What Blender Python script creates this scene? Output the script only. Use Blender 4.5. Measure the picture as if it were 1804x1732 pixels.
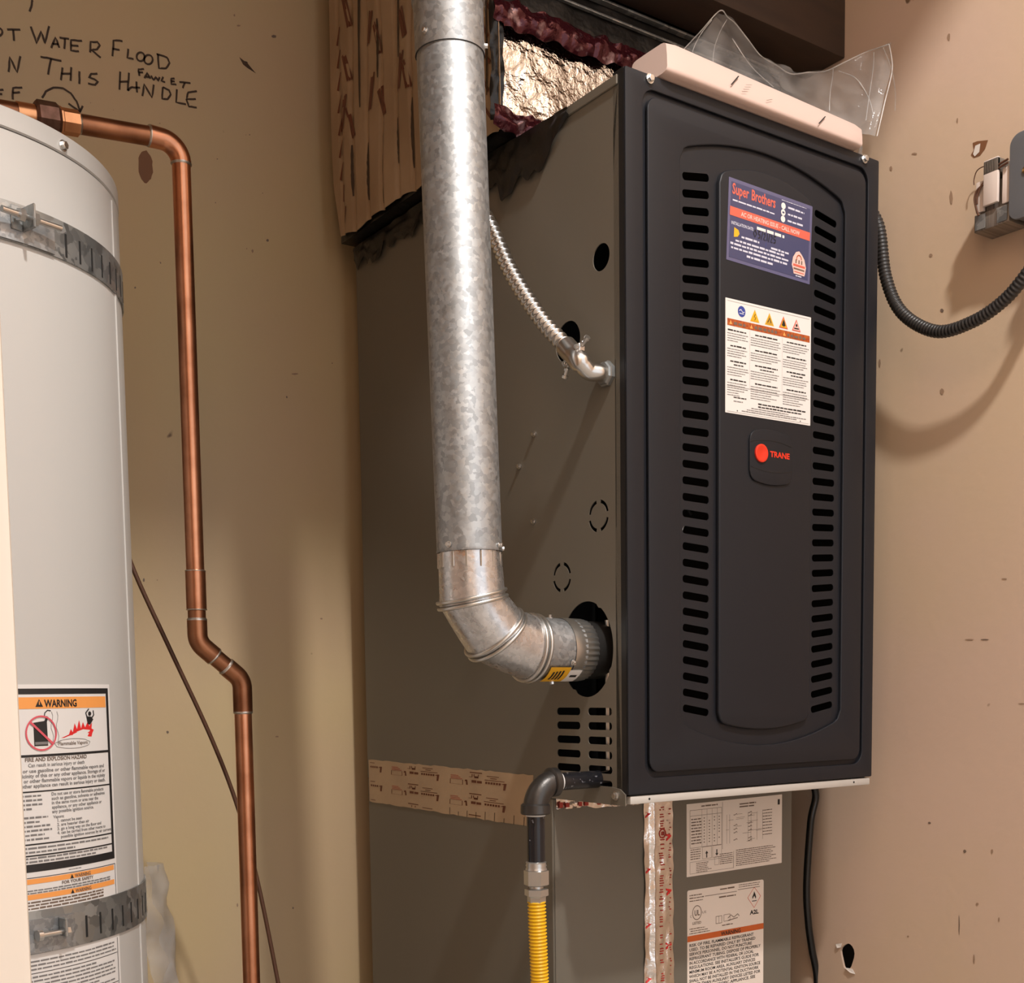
import bpy, bmesh, math, random
from mathutils import Vector, Matrix
from mathutils.geometry import tessellate_polygon

for o in list(bpy.data.objects):
    bpy.data.objects.remove(o, do_unlink=True)
scene = bpy.context.scene
col = scene.collection
random.seed(7)

# ------------------------------------------------------------------ camera
# metres; origin = lower left front corner of the furnace door, X right along the
# back wall, Y into the closet, Z up
F_PX, CX, CY = 2098.64, 901.98, 1393.77
CAM = Vector((-0.91721, -1.07473, 0.12412))
PITCH, ROLL, YAW = (math.radians(a) for a in (-4.75373, -0.74822, -34.86538))
_r = Vector((math.cos(YAW), math.sin(YAW), 0)); _f = Vector((-math.sin(YAW), math.cos(YAW), 0)); _u = Vector((0, 0, 1))
FWD = _f * math.cos(PITCH) + _u * math.sin(PITCH)
_u2 = _u * math.cos(PITCH) - _f * math.sin(PITCH)
RGT = _r * math.cos(ROLL) + _u2 * math.sin(ROLL)
UPV = _u2 * math.cos(ROLL) - _r * math.sin(ROLL)
cd = bpy.data.cameras.new('camera'); cam = bpy.data.objects.new('camera', cd); col.objects.link(cam)
m = Matrix((RGT, UPV, -FWD)).transposed().to_4x4(); m.translation = CAM
cam.matrix_world = m
cd.sensor_fit = 'HORIZONTAL'; cd.sensor_width = 36
cd.lens = F_PX / 1804 * 36
cd.shift_x = (902 - CX) / 1804; cd.shift_y = (CY - 866) / 1804
cd.clip_start = 0.02; cd.clip_end = 50
scene.camera = cam

# ------------------------------------------------------------------ light
w = bpy.data.worlds.new('World'); scene.world = w; w.use_nodes = True
bg = w.node_tree.nodes['Background']
bg.inputs[0].default_value = (0.97, 0.97, 1.0, 1); bg.inputs[1].default_value = 1.45
ld = bpy.data.lights.new('garage_ceiling_lamp', 'POINT'); ld.energy = 215; ld.shadow_soft_size = 0.06
ld.color = (1.0, 0.96, 0.92)
lo = bpy.data.objects.new('garage_ceiling_lamp', ld); lo.location = (-0.30, -1.35, 2.30); col.objects.link(lo)
vs = scene.view_settings
vs.view_transform = 'Standard'; vs.look = 'None'; vs.gamma = 1; vs.use_curve_mapping = False; vs.exposure = -0.12

# ------------------------------------------------------------------ survey helpers
def ray(px, py):
    return FWD + RGT * ((px - CX) / F_PX) - UPV * ((py - CY) / F_PX)
def at(px, py, X=None, Y=None, Z=None):
    """point of the photo on the plane X=, Y= or Z= (a real surface of the closet)"""
    d = ray(px, py)
    if X is not None: t = (X - CAM.x) / d.x
    elif Y is not None: t = (Y - CAM.y) / d.y
    else: t = (Z - CAM.z) / d.z
    return CAM + d * t

# ------------------------------------------------------------------ object helpers
WORLD = {}
def empty(name, loc, label, cat, group=None):
    o = bpy.data.objects.new(name, None); o.empty_display_size = 0.05
    o.location = loc; col.objects.link(o); WORLD[o.name] = Vector(loc)
    tag(o, label, cat, group); return o
def tag(o, label=None, cat=None, group=None, kind=None):
    if label: o['label'] = label
    if cat: o['category'] = cat
    if group: o['group'] = group
    if kind: o['kind'] = kind
    return o
def put(name, me, loc, parent, rot=None):
    o = bpy.data.objects.new(name, me)
    col.objects.link(o)
    loc = Vector(loc)
    WORLD[o.name] = loc
    if parent is not None:
        o.parent = parent; o.location = loc - WORLD[parent.name]
    else:
        o.location = loc
    if rot is not None:
        o.rotation_mode = 'QUATERNION'; o.rotation_quaternion = rot
    return o
def finish(me, mat, smooth):
    bm = bmesh.new(); bm.from_mesh(me)
    bmesh.ops.recalc_face_normals(bm, faces=bm.faces[:]); bm.to_mesh(me); bm.free()
    me.materials.clear()
    if mat: me.materials.append(mat)
    if smooth:
        for p in me.polygons: p.use_smooth = True
        me.set_sharp_from_angle(angle=math.radians(smooth if smooth is not True else 35))
def mk(name, vs_, fs, mat, parent=None, smooth=False, recalc=True):
    """one mesh object, origin at the middle of its bounding box"""
    vs_ = [Vector(v) for v in vs_]
    lo_ = Vector((min(v[i] for v in vs_) for i in range(3))); hi_ = Vector((max(v[i] for v in vs_) for i in range(3)))
    c = (lo_ + hi_) / 2
    me = bpy.data.meshes.new(name)
    me.from_pydata([v - c for v in vs_], [], fs)
    if recalc: finish(me, mat, smooth)
    else:
        me.materials.append(mat)
        if smooth:
            for p in me.polygons: p.use_smooth = True
    return put(name, me, c, parent)
class G:
    """geometry gatherer"""
    def __init__(s): s.v = []; s.f = []
    def add(s, v, f):
        n = len(s.v); s.v += [Vector(a) for a in v]; s.f += [tuple(i + n for i in q) for q in f]; return s
    def build(s, name, mat, parent=None, smooth=False): return mk(name, s.v, s.f, mat, parent, smooth)
def box_vf(a, b, bev=0.0, seg=2):
    bm = bmesh.new()
    bmesh.ops.create_cube(bm, size=1)
    a = Vector(a); b = Vector(b); c = (a + b) / 2; d = b - a
    for v in bm.verts: v.co = Vector((v.co.x * d.x, v.co.y * d.y, v.co.z * d.z)) + c
    if bev: bmesh.ops.bevel(bm, geom=bm.edges[:], offset=bev, segments=seg, profile=0.5, affect='EDGES')
    bm.verts.index_update()
    r = [v.co.copy() for v in bm.verts], [[v.index for v in f.verts] for f in bm.faces]
    bm.free(); return r
def box(name, a, b, mat, parent=None, bev=0.0, seg=2):
    v, f = box_vf(a, b, bev, seg); return mk(name, v, f, mat, parent, 40 if bev else False)
def frames(path):
    path = [Vector(q) for q in path]; n = len(path); T = []
    for i in range(n):
        a = path[max(i - 1, 0)]; b = path[min(i + 1, n - 1)]
        t = (b - a)
        if t.length < 1e-9: t = T[-1] if T else Vector((0, 0, 1))
        T.append(t.normalized())
    u = T[0].orthogonal().normalized(); out = []
    for i in range(n):
        u = (u - T[i] * u.dot(T[i]))
        u = u.normalized() if u.length > 1e-6 else T[i].orthogonal().normalized()
        out.append((path[i], T[i], u, T[i].cross(u)))
    return out
def tube_vf(path, rad, seg=16, caps=True):
    fr = frames(path); v = []; f = []
    for i, (c, t, u, w_) in enumerate(fr):
        r = rad[i] if isinstance(rad, (list, tuple)) else rad
        for k in range(seg):
            a = 2 * math.pi * k / seg
            v.append(c + u * (r * math.cos(a)) + w_ * (r * math.sin(a)))
    for i in range(len(fr) - 1):
        for k in range(seg):
            k2 = (k + 1) % seg
            f.append((i * seg + k, i * seg + k2, (i + 1) * seg + k2, (i + 1) * seg + k))
    if caps:
        f.append(tuple(range(seg))); n = (len(fr) - 1) * seg; f.append(tuple(n + k for k in range(seg)))
    return v, f
def tube(name, path, rad, mat, parent=None, seg=16, caps=True, smooth=40):
    v, f = tube_vf(path, rad, seg, caps); return mk(name, v, f, mat, parent, smooth)
def turned_vf(p0, d, prof, seg=24, caps=True):
    """body of revolution about the axis p0 + t d, prof = [(t, r)]"""
    p0 = Vector(p0); d = Vector(d).normalized(); u = d.orthogonal().normalized(); w_ = d.cross(u)
    v = []; f = []
    for t, r in prof:
        for k in range(seg):
            a = 2 * math.pi * (k + .5) / seg
            v.append(p0 + d * t + u * (r * math.cos(a)) + w_ * (r * math.sin(a)))
    for i in range(len(prof) - 1):
        for k in range(seg):
            k2 = (k + 1) % seg
            f.append((i * seg + k, i * seg + k2, (i + 1) * seg + k2, (i + 1) * seg + k))
    if caps:
        f.append(tuple(range(seg))); n = (len(prof) - 1) * seg; f.append(tuple(n + k for k in range(seg)))
    return v, f
def turned(name, p0, d, prof, mat, parent=None, seg=24, smooth=35, caps=True):
    v, f = turned_vf(p0, d, prof, seg, caps); return mk(name, v, f, mat, parent, smooth)
def spline(pts, n=12):
    """Catmull-Rom through the points"""
    pts = [Vector(q) for q in pts]; P = [pts[0] * 2 - pts[1]] + pts + [pts[-1] * 2 - pts[-2]]; out = []
    for i in range(1, len(P) - 2):
        for k in range(n):
            t = k / n
            out.append(0.5 * ((2 * P[i]) + (P[i + 1] - P[i - 1]) * t + (2 * P[i - 1] - 5 * P[i] + 4 * P[i + 1] - P[i + 2]) * t * t
                              + (-P[i - 1] + 3 * P[i] - 3 * P[i + 1] + P[i + 2]) * t ** 3))
    out.append(pts[-1]); return out
def resample(path, step):
    path = [Vector(q) for q in path]; out = [path[0].copy()]; acc = 0.0
    for a, b in zip(path, path[1:]):
        L = (b - a).length; d = step - acc
        while d <= L:
            out.append(a.lerp(b, d / L)); d += step
        acc = (acc + L) % step if L else acc
        acc = L - (d - step)
    return out
def rrect(x0, y0, x1, y1, r, n=6):
    out = []
    for cx, cy, a0 in ((x1 - r, y1 - r, 0), (x0 + r, y1 - r, 90), (x0 + r, y0 + r, 180), (x1 - r, y0 + r, 270)):
        for k in range(n + 1):
            a = math.radians(a0 + 90 * k / n); out.append((cx + r * math.cos(a), cy + r * math.sin(a)))
    return out
def circ(x, y, r, n=28, ry=None):
    return [(x + r * math.cos(2 * math.pi * k / n), y + (ry or r) * math.sin(2 * math.pi * k / n)) for k in range(n)]
def front(Y):  return lambda a, b, c: Vector((a, Y - c, b))         # a=X b=Z, c towards the room
def side(X):   return lambda a, b, c: Vector((X - c, a, b))         # a=Y b=Z, c towards -X
def plate(name, outline, holes, t, mp, mat, parent=None, bev=0.0, smooth=30, bres=2):
    """sheet with real openings: outline and holes in 2D, thickness t behind the mapped surface"""
    cu = bpy.data.curves.new('tmp', 'CURVE'); cu.dimensions = '2D'; cu.fill_mode = 'BOTH'
    for pts in [outline] + list(holes):
        sp = cu.splines.new('POLY'); sp.points.add(len(pts) - 1)
        for q, a in zip(sp.points, pts): q.co = (a[0], a[1], 0, 1)
        sp.use_cyclic_u = True
    cu.extrude = max(t / 2 - bev, 1e-5); cu.bevel_depth = bev; cu.bevel_resolution = bres; cu.offset = -bev
    ob = bpy.data.objects.new('tmp', cu); col.objects.link(ob)
    dg = bpy.context.evaluated_depsgraph_get(); ev = ob.evaluated_get(dg); me = ev.to_mesh()
    v = [mp(q.co.x, q.co.y, q.co.z - t / 2) for q in me.vertices]; f = [tuple(q.vertices) for q in me.polygons]
    ev.to_mesh_clear(); bpy.data.objects.remove(ob); bpy.data.curves.remove(cu)
    bm = bmesh.new(); bv = [bm.verts.new(q) for q in v]
    for q in f:
        try: bm.faces.new([bv[i] for i in q])
        except ValueError: pass
    bmesh.ops.remove_doubles(bm, verts=bm.verts[:], dist=1e-6); bm.verts.index_update()
    v = [q.co.copy() for q in bm.verts]; f = [[q.index for q in p.verts] for p in bm.faces]; bm.free()
    return mk(name, v, f, mat, parent, smooth)

# ------------------------------------------------------------------ materials
def mat(name, colr, rough=0.5, metal=0.0, spec=0.5, vary=None, bump=None, coat=0.0, extra=None):
    """procedural principled material. vary=(scale, colour2, lo, hi[, detail, stretch]); bump=(scale, strength, dist)"""
    m_ = bpy.data.materials.new(name); m_.use_nodes = True; nt = m_.node_tree; b = nt.nodes['Principled BSDF']
    b.inputs['Base Color'].default_value = (*colr, 1); b.inputs['Roughness'].default_value = rough
    b.inputs['Metallic'].default_value = metal; b.inputs['Specular IOR Level'].default_value = spec
    b.inputs['Coat Weight'].default_value = coat
    tc = nt.nodes.new('ShaderNodeTexCoord'); geo = nt.nodes.new('ShaderNodeNewGeometry')
    if vary:
        mpn = nt.nodes.new('ShaderNodeMapping'); nt.links.new(geo.outputs['Position'], mpn.inputs[0])
        if len(vary) > 5: mpn.inputs['Scale'].default_value = vary[5]
        n = nt.nodes.new('ShaderNodeTexNoise'); n.inputs['Scale'].default_value = vary[0]
        n.inputs['Detail'].default_value = vary[4] if len(vary) > 4 else 4
        nt.links.new(mpn.outputs[0], n.inputs['Vector'])
        r = nt.nodes.new('ShaderNodeMapRange'); r.inputs[1].default_value = vary[2]; r.inputs[2].default_value = vary[3]
        nt.links.new(n.outputs['Fac'], r.inputs[0])
        mx = nt.nodes.new('ShaderNodeMix'); mx.data_type = 'RGBA'
        mx.inputs[6].default_value = (*colr, 1); mx.inputs[7].default_value = (*vary[1], 1)
        nt.links.new(r.outputs[0], mx.inputs[0]); nt.links.new(mx.outputs[2], b.inputs['Base Color'])
    if bump:
        n2 = nt.nodes.new('ShaderNodeTexNoise'); n2.inputs['Scale'].default_value = bump[0]; n2.inputs['Detail'].default_value = 3
        nt.links.new(geo.outputs['Position'], n2.inputs['Vector'])
        bp = nt.nodes.new('ShaderNodeBump'); bp.inputs['Strength'].default_value = bump[1]; bp.inputs['Distance'].default_value = bump[2]
        nt.links.new(n2.outputs['Fac'], bp.inputs['Height']); nt.links.new(bp.outputs[0], b.inputs['Normal'])
    if extra: extra(nt, b, geo)
    return m_
def spangle(c1, c2, scale=120, rr=(0.28, 0.5)):
    def fn(nt, b, geo):
        vo = nt.nodes.new('ShaderNodeTexVoronoi'); vo.inputs['Scale'].default_value = scale
        nz = nt.nodes.new('ShaderNodeTexNoise'); nz.inputs['Scale'].default_value = scale * .8; nz.inputs['Detail'].default_value = 3
        nt.links.new(geo.outputs['Position'], nz.inputs['Vector'])
        ad = nt.nodes.new('ShaderNodeVectorMath'); ad.operation = 'MULTIPLY_ADD'
        nt.links.new(nz.outputs['Color'], ad.inputs[0]); ad.inputs[1].default_value = (1.6 / scale,) * 3; nt.links.new(geo.outputs['Position'], ad.inputs[2])
        nt.links.new(ad.outputs[0], vo.inputs['Vector'])
        sp = nt.nodes.new('ShaderNodeSeparateColor'); nt.links.new(vo.outputs['Color'], sp.inputs[0])
        mx = nt.nodes.new('ShaderNodeMix'); mx.data_type = 'RGBA'; mx.inputs[6].default_value = (*c1, 1); mx.inputs[7].default_value = (*c2, 1)
        nt.links.new(sp.outputs[0], mx.inputs[0]); nt.links.new(mx.outputs[2], b.inputs['Base Color'])
        r = nt.nodes.new('ShaderNodeMapRange'); r.inputs[3].default_value = rr[0]; r.inputs[4].default_value = rr[1]
        nt.links.new(sp.outputs[1], r.inputs[0]); nt.links.new(r.outputs[0], b.inputs['Roughness'])
    return fn
WALLC = (0.60, 0.450, 0.310)
def wallspots(nt, b, geo):
    """scattered scuffs, dings and faint blotches in the paint"""
    src = b.inputs['Base Color'].links[0].from_socket
    n = nt.nodes.new('ShaderNodeTexNoise'); n.inputs['Scale'].default_value = 26; n.inputs['Detail'].default_value = 2
    nt.links.new(geo.outputs['Position'], n.inputs['Vector'])
    r = nt.nodes.new('ShaderNodeMapRange'); r.inputs[1].default_value = .775; r.inputs[2].default_value = .81
    nt.links.new(n.outputs['Fac'], r.inputs[0])
    mx = nt.nodes.new('ShaderNodeMix'); mx.data_type = 'RGBA'; mx.inputs[7].default_value = (.17, .105, .06, 1)
    nt.links.new(r.outputs[0], mx.inputs[0]); nt.links.new(src, mx.inputs[6]); nt.links.new(mx.outputs[2], b.inputs['Base Color'])
M = {}
M['wall'] = mat('wall_paint', WALLC, .62, vary=(2.6, (.615, .450, .345), .38, .62, 5), bump=(90, .12, .002), extra=wallspots)
M['wall_b'] = mat('back_wall_paint', (.575, .43, .235), .62, vary=(2.6, (.56, .405, .245), .38, .62, 5), bump=(90, .12, .002), extra=wallspots)
M['scuff'] = mat('faint_scuff', (.33, .215, .14), .7)
M['trim'] = mat('trim_paint', (.80, .72, .62), .5)
M['floor'] = mat('painted_plywood_floor', (.46, .43, .39), .7, vary=(6, (.38, .35, .31), .35, .65, 6))
M['header'] = mat('dark_brown_board', (.050, .026, .014), .6, vary=(8, (.032, .017, .010), .3, .7, 5, (1, 6, 6)))  # dark brown with slightly darker streaks
M['door'] = mat('charcoal_door_paint', (.0115, .0125, .0165), .44, spec=.32, bump=(900, .05, .0004))
M['doorgap'] = mat('black_steel', (.008, .008, .009), .5)
M['cab'] = mat('taupe_cabinet_paint', (.170, .150, .120), .48, spec=.4, vary=(2.0, (.155, .142, .114), .35, .65), bump=(700, .04, .0004))
M['sill'] = mat('light_grey_steel', (.62, .60, .56), .42, metal=.25)
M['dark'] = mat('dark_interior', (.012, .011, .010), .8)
M['galv'] = mat('galvanised_steel', (.5, .5, .5), .4, metal=.88, extra=spangle((.285, .295, .30), (.43, .44, .445), 190, (.46, .60)))
M['galvdull'] = mat('dull_galvanised_strap', (.34, .35, .34), .45, metal=.8, extra=spangle((.22, .23, .23), (.46, .47, .46), 70, (.35, .55)))
M['steel'] = mat('bright_zinc', (.68, .67, .65), .28, metal=1.0)
def rusty(nt, b, geo):
    src = b.inputs['Base Color'].links[0].from_socket
    n = nt.nodes.new('ShaderNodeTexNoise'); n.inputs['Scale'].default_value = 14; n.inputs['Detail'].default_value = 7; n.inputs['Roughness'].default_value = .7
    nt.links.new(geo.outputs['Position'], n.inputs['Vector'])
    r = nt.nodes.new('ShaderNodeMapRange'); r.inputs[1].default_value = .61; r.inputs[2].default_value = .70
    nt.links.new(n.outputs['Fac'], r.inputs[0])
    mx = nt.nodes.new('ShaderNodeMix'); mx.data_type = 'RGBA'; mx.inputs[7].default_value = (.62, .30, .10, 1)
    nt.links.new(r.outputs[0], mx.inputs[0]); nt.links.new(src, mx.inputs[6]); nt.links.new(mx.outputs[2], b.inputs['Base Color'])
def galvrust(nt, b, geo):
    spangle((.55, .55, .56), (.72, .72, .73), 200, (.24, .38))(nt, b, geo); rusty(nt, b, geo)
M['elbow'] = mat('elbow_galvanised_with_rust', (.5, .5, .5), .35, metal=.9, extra=galvrust)
M['seam'] = mat('bright_seam_steel', (.62, .61, .58), .30, metal=.95)
M['copper'] = mat('copper', (.66, .30, .17), .30, metal=1.0, vary=(16, (.36, .14, .07), .40, .72, 6))
M['copper_old'] = mat('darkened_copper', (.40, .175, .09), .36, metal=1.0, vary=(22, (.20, .08, .04), .35, .7, 6))
M['copper_bright'] = mat('bright_copper_fitting', (.80, .38, .18), .30, metal=1.0, vary=(30, (.55, .22, .1), .45, .8))
M['solder'] = mat('solder', (.62, .56, .50), .33, metal=1.0)
M['bronze'] = mat('aged_bronze_union', (.16, .085, .06), .45, metal=.9, vary=(60, (.30, .16, .12), .45, .75))
M['tank'] = mat('grey_tank_enamel', (.56, .545, .515), .33, spec=.5)
M['tankseam'] = mat('tank_seam_shadow_gap', (.10, .09, .085), .6)
M['white'] = mat('label_white', (.78, .75, .72), .38)
M['cream'] = mat('label_cream', (.86, .77, .69), .45)
M['ink'] = mat('print_black', (.018, .017, .017), .5)
M['grey'] = mat('print_grey', (.20, .19, .185), .5)
M['softink'] = mat('print_soft_brown', (.17, .12, .09), .5)
M['orange'] = mat('print_orange', (.90, .36, .09), .5)
M['deeporange'] = mat('print_deep_orange', (.62, .13, .025), .5)
M['rustband'] = mat('print_rust', (.34, .055, .015), .45, vary=(260, (.48, .12, .02), .4, .6))
M['red'] = mat('print_red', (.75, .03, .03), .45)
M['pinkred'] = mat('print_pink_red', (.70, .10, .13), .45)
M['logo'] = mat('logo_red', (.72, .035, .012), .35)
M['navy'] = mat('sticker_navy', (.060, .062, .135), .28, spec=.5)
M['navyedge'] = mat('sticker_lavender_border', (.115, .110, .205), .28)
M['coral'] = mat('sticker_coral', (.66, .13, .085), .35)
M['lilac'] = mat('sticker_pale_print', (.62, .62, .72), .4)
M['blue'] = mat('print_blue', (.035, .06, .30), .4)
M['yellow'] = mat('print_yellow', (.80, .42, .02), .4)
M['ochre'] = mat('print_ochre', (.55, .30, .03), .4)
M['pink'] = mat('print_pale_pink', (.80, .52, .46), .4)
M['maroon'] = mat('maroon_printed_foil_tape', (.075, .012, .018), .20, metal=.5, vary=(40, (.34, .22, .24), .57, .66, 5), bump=(60, .5, .006))
M['foil'] = mat('aluminium_foil', (.86, .85, .84), .09, metal=1.0, bump=(150, .5, .0035))
M['foilrib'] = mat('ribbed_foil', (.84, .81, .79), .20, metal=1.0, bump=(90, .5, .004))
M['reflfoil'] = mat('printed_foil_wall_reflection', (.43, .305, .195), .36, metal=.12, vary=(9, (.36, .245, .15), .4, .65, 4), bump=(26, .22, .008))  # silvery foil; the tan wall's reflection is painted into the base colour
M['tape'] = mat('seam_tape_wall_reflection', (.50, .355, .225), .40, vary=(14, (.44, .31, .20), .35, .65), bump=(120, .2, .001))  # foil tape, tinted tan in place of a reflected wall
M['brownprint'] = mat('brown_print', (.145, .040, .018), .5)
M['redprint'] = mat('red_print', (.42, .045, .03), .5)
M['crease'] = mat('dark_crease', (.055, .033, .02), .6)
M['wrap_shade'] = mat('black_wrap_and_shade', (.007, .006, .0055), .4, bump=(40, .4, .006))  # duct wrap; also colours the flaps that stand for shade below it
M['iron'] = mat('black_iron', (.075, .070, .066), .36, metal=.75, bump=(350, .25, .0007))
M['blackpipe'] = mat('black_coated_pipe', (.012, .012, .015), .22, vary=(150, (.25, .25, .27), .66, .72, 3))
M['ptfe'] = mat('white_thread_tape', (.75, .74, .72), .6)
M['fitting'] = mat('plated_fitting', (.62, .62, .61), .30, metal=.9)
M['gasyellow'] = mat('yellow_coating', (.86, .50, .012), .35)
M['flex'] = mat('aluminium_flex_conduit', (.66, .64, .61), .25, metal=1.0)
M['blackflex'] = mat('black_flex_conduit', (.022, .020, .019), .42)
M['blackcable'] = mat('black_cable', (.010, .010, .010), .12)
M['brownwire'] = mat('brown_wire', (.10, .042, .022), .45)
M['boxgrey'] = mat('grey_box_enamel', (.135, .14, .15), .5)
M['brass'] = mat('brass', (.75, .48, .18), .3, metal=1.0)
M['laminate'] = mat('laminated_core', (.22, .19, .16), .45, metal=.6, vary=(90, (.32, .28, .24), .4, .6, 3, (.1, 6, .1)))
M['coil_w'] = mat('pale_winding_wrap', (.72, .62, .56), .4)
M['paper'] = mat('booklet_paper', (.60, .45, .39), .6)
M['marker'] = mat('marker_ink', (.055, .030, .016), .7)
M['stain'] = mat('brown_stain', (.20, .085, .035), .6)
M['gypsum'] = mat('torn_gypsum', (.72, .66, .60), .8)
M['knock'] = M['dark']
def film(name, tint, fac, rough):
    m_ = bpy.data.materials.new(name); m_.use_nodes = True; nt = m_.node_tree
    for n in list(nt.nodes): nt.nodes.remove(n)
    out = nt.nodes.new('ShaderNodeOutputMaterial'); tr = nt.nodes.new('ShaderNodeBsdfTransparent'); tr.inputs[0].default_value = (.93, .93, .93, 1)
    pr = nt.nodes.new('ShaderNodeBsdfPrincipled'); pr.inputs['Base Color'].default_value = (*tint, 1); pr.inputs['Roughness'].default_value = rough
    geo = nt.nodes.new('ShaderNodeNewGeometry'); n = nt.nodes.new('ShaderNodeTexNoise'); n.inputs['Scale'].default_value = 24; n.inputs['Detail'].default_value = 4
    nt.links.new(geo.outputs['Position'], n.inputs['Vector'])
    r = nt.nodes.new('ShaderNodeMapRange'); r.inputs[1].default_value = .35; r.inputs[2].default_value = .7; r.inputs[3].default_value = fac * .6; r.inputs[4].default_value = fac * 1.5
    nt.links.new(n.outputs['Fac'], r.inputs[0])
    bp = nt.nodes.new('ShaderNodeBump'); bp.inputs['Strength'].default_value = .6; bp.inputs['Distance'].default_value = .01
    nt.links.new(n.outputs['Fac'], bp.inputs['Height']); nt.links.new(bp.outputs[0], pr.inputs['Normal'])
    mx = nt.nodes.new('ShaderNodeMixShader'); nt.links.new(r.outputs[0], mx.inputs[0]); nt.links.new(tr.outputs[0], mx.inputs[1]); nt.links.new(pr.outputs[0], mx.inputs[2])
    nt.links.new(mx.outputs[0], out.inputs[0]); return m_
M['film'] = film('clear_plastic_film', (.66, .64, .62), .15, .10)

# ------------------------------------------------------------------ flat print
def text_vf(s, size, bold=0.0, align='LEFT', sx=1.0):
    cu = bpy.data.curves.new('tmp', 'FONT'); cu.body = s; cu.size = size; cu.resolution_u = 2; cu.offset = bold; cu.align_x = align
    ob = bpy.data.objects.new('tmp', cu); col.objects.link(ob)
    dg = bpy.context.evaluated_depsgraph_get(); ev = ob.evaluated_get(dg); me = ev.to_mesh()
    v = [(q.co.x * sx, q.co.y) for q in me.vertices]; f = [tuple(q.vertices) for q in me.polygons]
    ev.to_mesh_clear(); bpy.data.objects.remove(ob); bpy.data.curves.remove(cu); return v, f
class Print:
    """flat print gathered by ink, mapped on a surface; coordinates in metres, y up"""
    def __init__(s, mp, lift=.0003): s.mp = mp; s.lift = lift; s.inks = {}
    def _add(s, ink, v, f, lay=1):
        g = s.inks.setdefault((ink, lay), ([], [])); n = len(g[0]); g[0].extend(v); g[1].extend(tuple(i + n for i in q) for q in f)
    def rect(s, ink, x0, y0, x1, y1, lay=1, nx=1):
        v = []; f = []
        for i in range(nx + 1):
            x = x0 + (x1 - x0) * i / nx; v += [(x, y0), (x, y1)]
        for i in range(nx): f.append((2 * i, 2 * i + 2, 2 * i + 3, 2 * i + 1))
        s._add(ink, v, f, lay)
    def frame(s, ink, x0, y0, x1, y1, t, lay=1, nx=1):
        s.rect(ink, x0, y1 - t, x1, y1, lay, nx); s.rect(ink, x0, y0, x1, y0 + t, lay, nx)
        s.rect(ink, x0, y0 + t, x0 + t, y1 - t, lay); s.rect(ink, x1 - t, y0 + t, x1, y1 - t, lay)
    def poly(s, ink, pts, lay=1):
        tri = tessellate_polygon([[Vector((a, b, 0)) for a, b in pts]]); s._add(ink, list(pts), [tuple(t) for t in tri], lay)
    def stroke(s, ink, pts, w, lay=1, closed=False):
        pts = [Vector((a, b)) for a, b in pts]
        if closed: pts.append(pts[0].copy())
        n = len(pts); v = []; f = []
        for i in range(n):
            if closed and i in (0, n - 1): t = pts[1] - pts[n - 2]
            else: t = pts[min(i + 1, n - 1)] - pts[max(i - 1, 0)]
            t = t.normalized() if t.length > 1e-9 else Vector((1, 0)); q = Vector((-t.y, t.x)) * w / 2
            v += [tuple(pts[i] + q), tuple(pts[i] - q)]
        for i in range(n - 1): f.append((2 * i, 2 * i + 1, 2 * i + 3, 2 * i + 2))
        s._add(ink, v, f, lay)
    def text(s, ink, t, x, y, size, bold=0.0, align='LEFT', sx=1.0, lay=1, width=None):
        v, f = text_vf(t, size, bold, align, sx)
        if not v: return
        if width:
            a = min(q[0] for q in v); b = max(q[0] for q in v); k = width / max(b - a, 1e-6); v = [(q[0] * k, q[1]) for q in v]
        s._add(ink, [(x + a, y + b) for a, b in v], f, lay)
    def words(s, ink, x0, x1, y, h, rnd, lay=1, wl=(1.2, 5)):
        """a line of print too small to read"""
        x = x0
        while x < x1 - h * .4:
            L = min(rnd.uniform(*wl) * h, x1 - x); s.rect(ink, x, y, x + L, y + h * rnd.uniform(.75, 1), lay); x += L + h * .55
    def build(s, parent, name='printing'):
        for (ink, lay), (v, f) in s.inks.items():
            tag(mk(name, [s.mp(a, b, s.lift * lay) for a, b in v], f, M[ink], parent, recalc=False), kind='stuff' if name not in ('fold_crease', 'brown_stain') else None)

# shared small hardware
def hexhead_mesh(name, r, h, material):
    g = G(); g.add(*turned_vf((0, 0, 0), (0, 0, 1), [(0, r * 1.35), (h * .3, r * 1.35), (h * .32, r * 1.0)], 18)); g.add(*turned_vf((0, 0, h * .3), (0, 0, 1), [(0, r), (h * .62, r), (h * .7, r * .8)], 6))
    me = bpy.data.meshes.new(name); me.from_pydata(g.v, [], g.f); finish(me, material, 30); return me
SCREW = hexhead_mesh('screw_head', .0042, .0055, M['steel'])
SMALLSCREW = hexhead_mesh('small_screw_head', .0026, .0045, M['steel'])
def screw(loc, nrm, parent, me=None, name='screw'):
    return put(name, me or SCREW, loc, parent, Vector(nrm).to_track_quat('Z', 'Y'))

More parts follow.
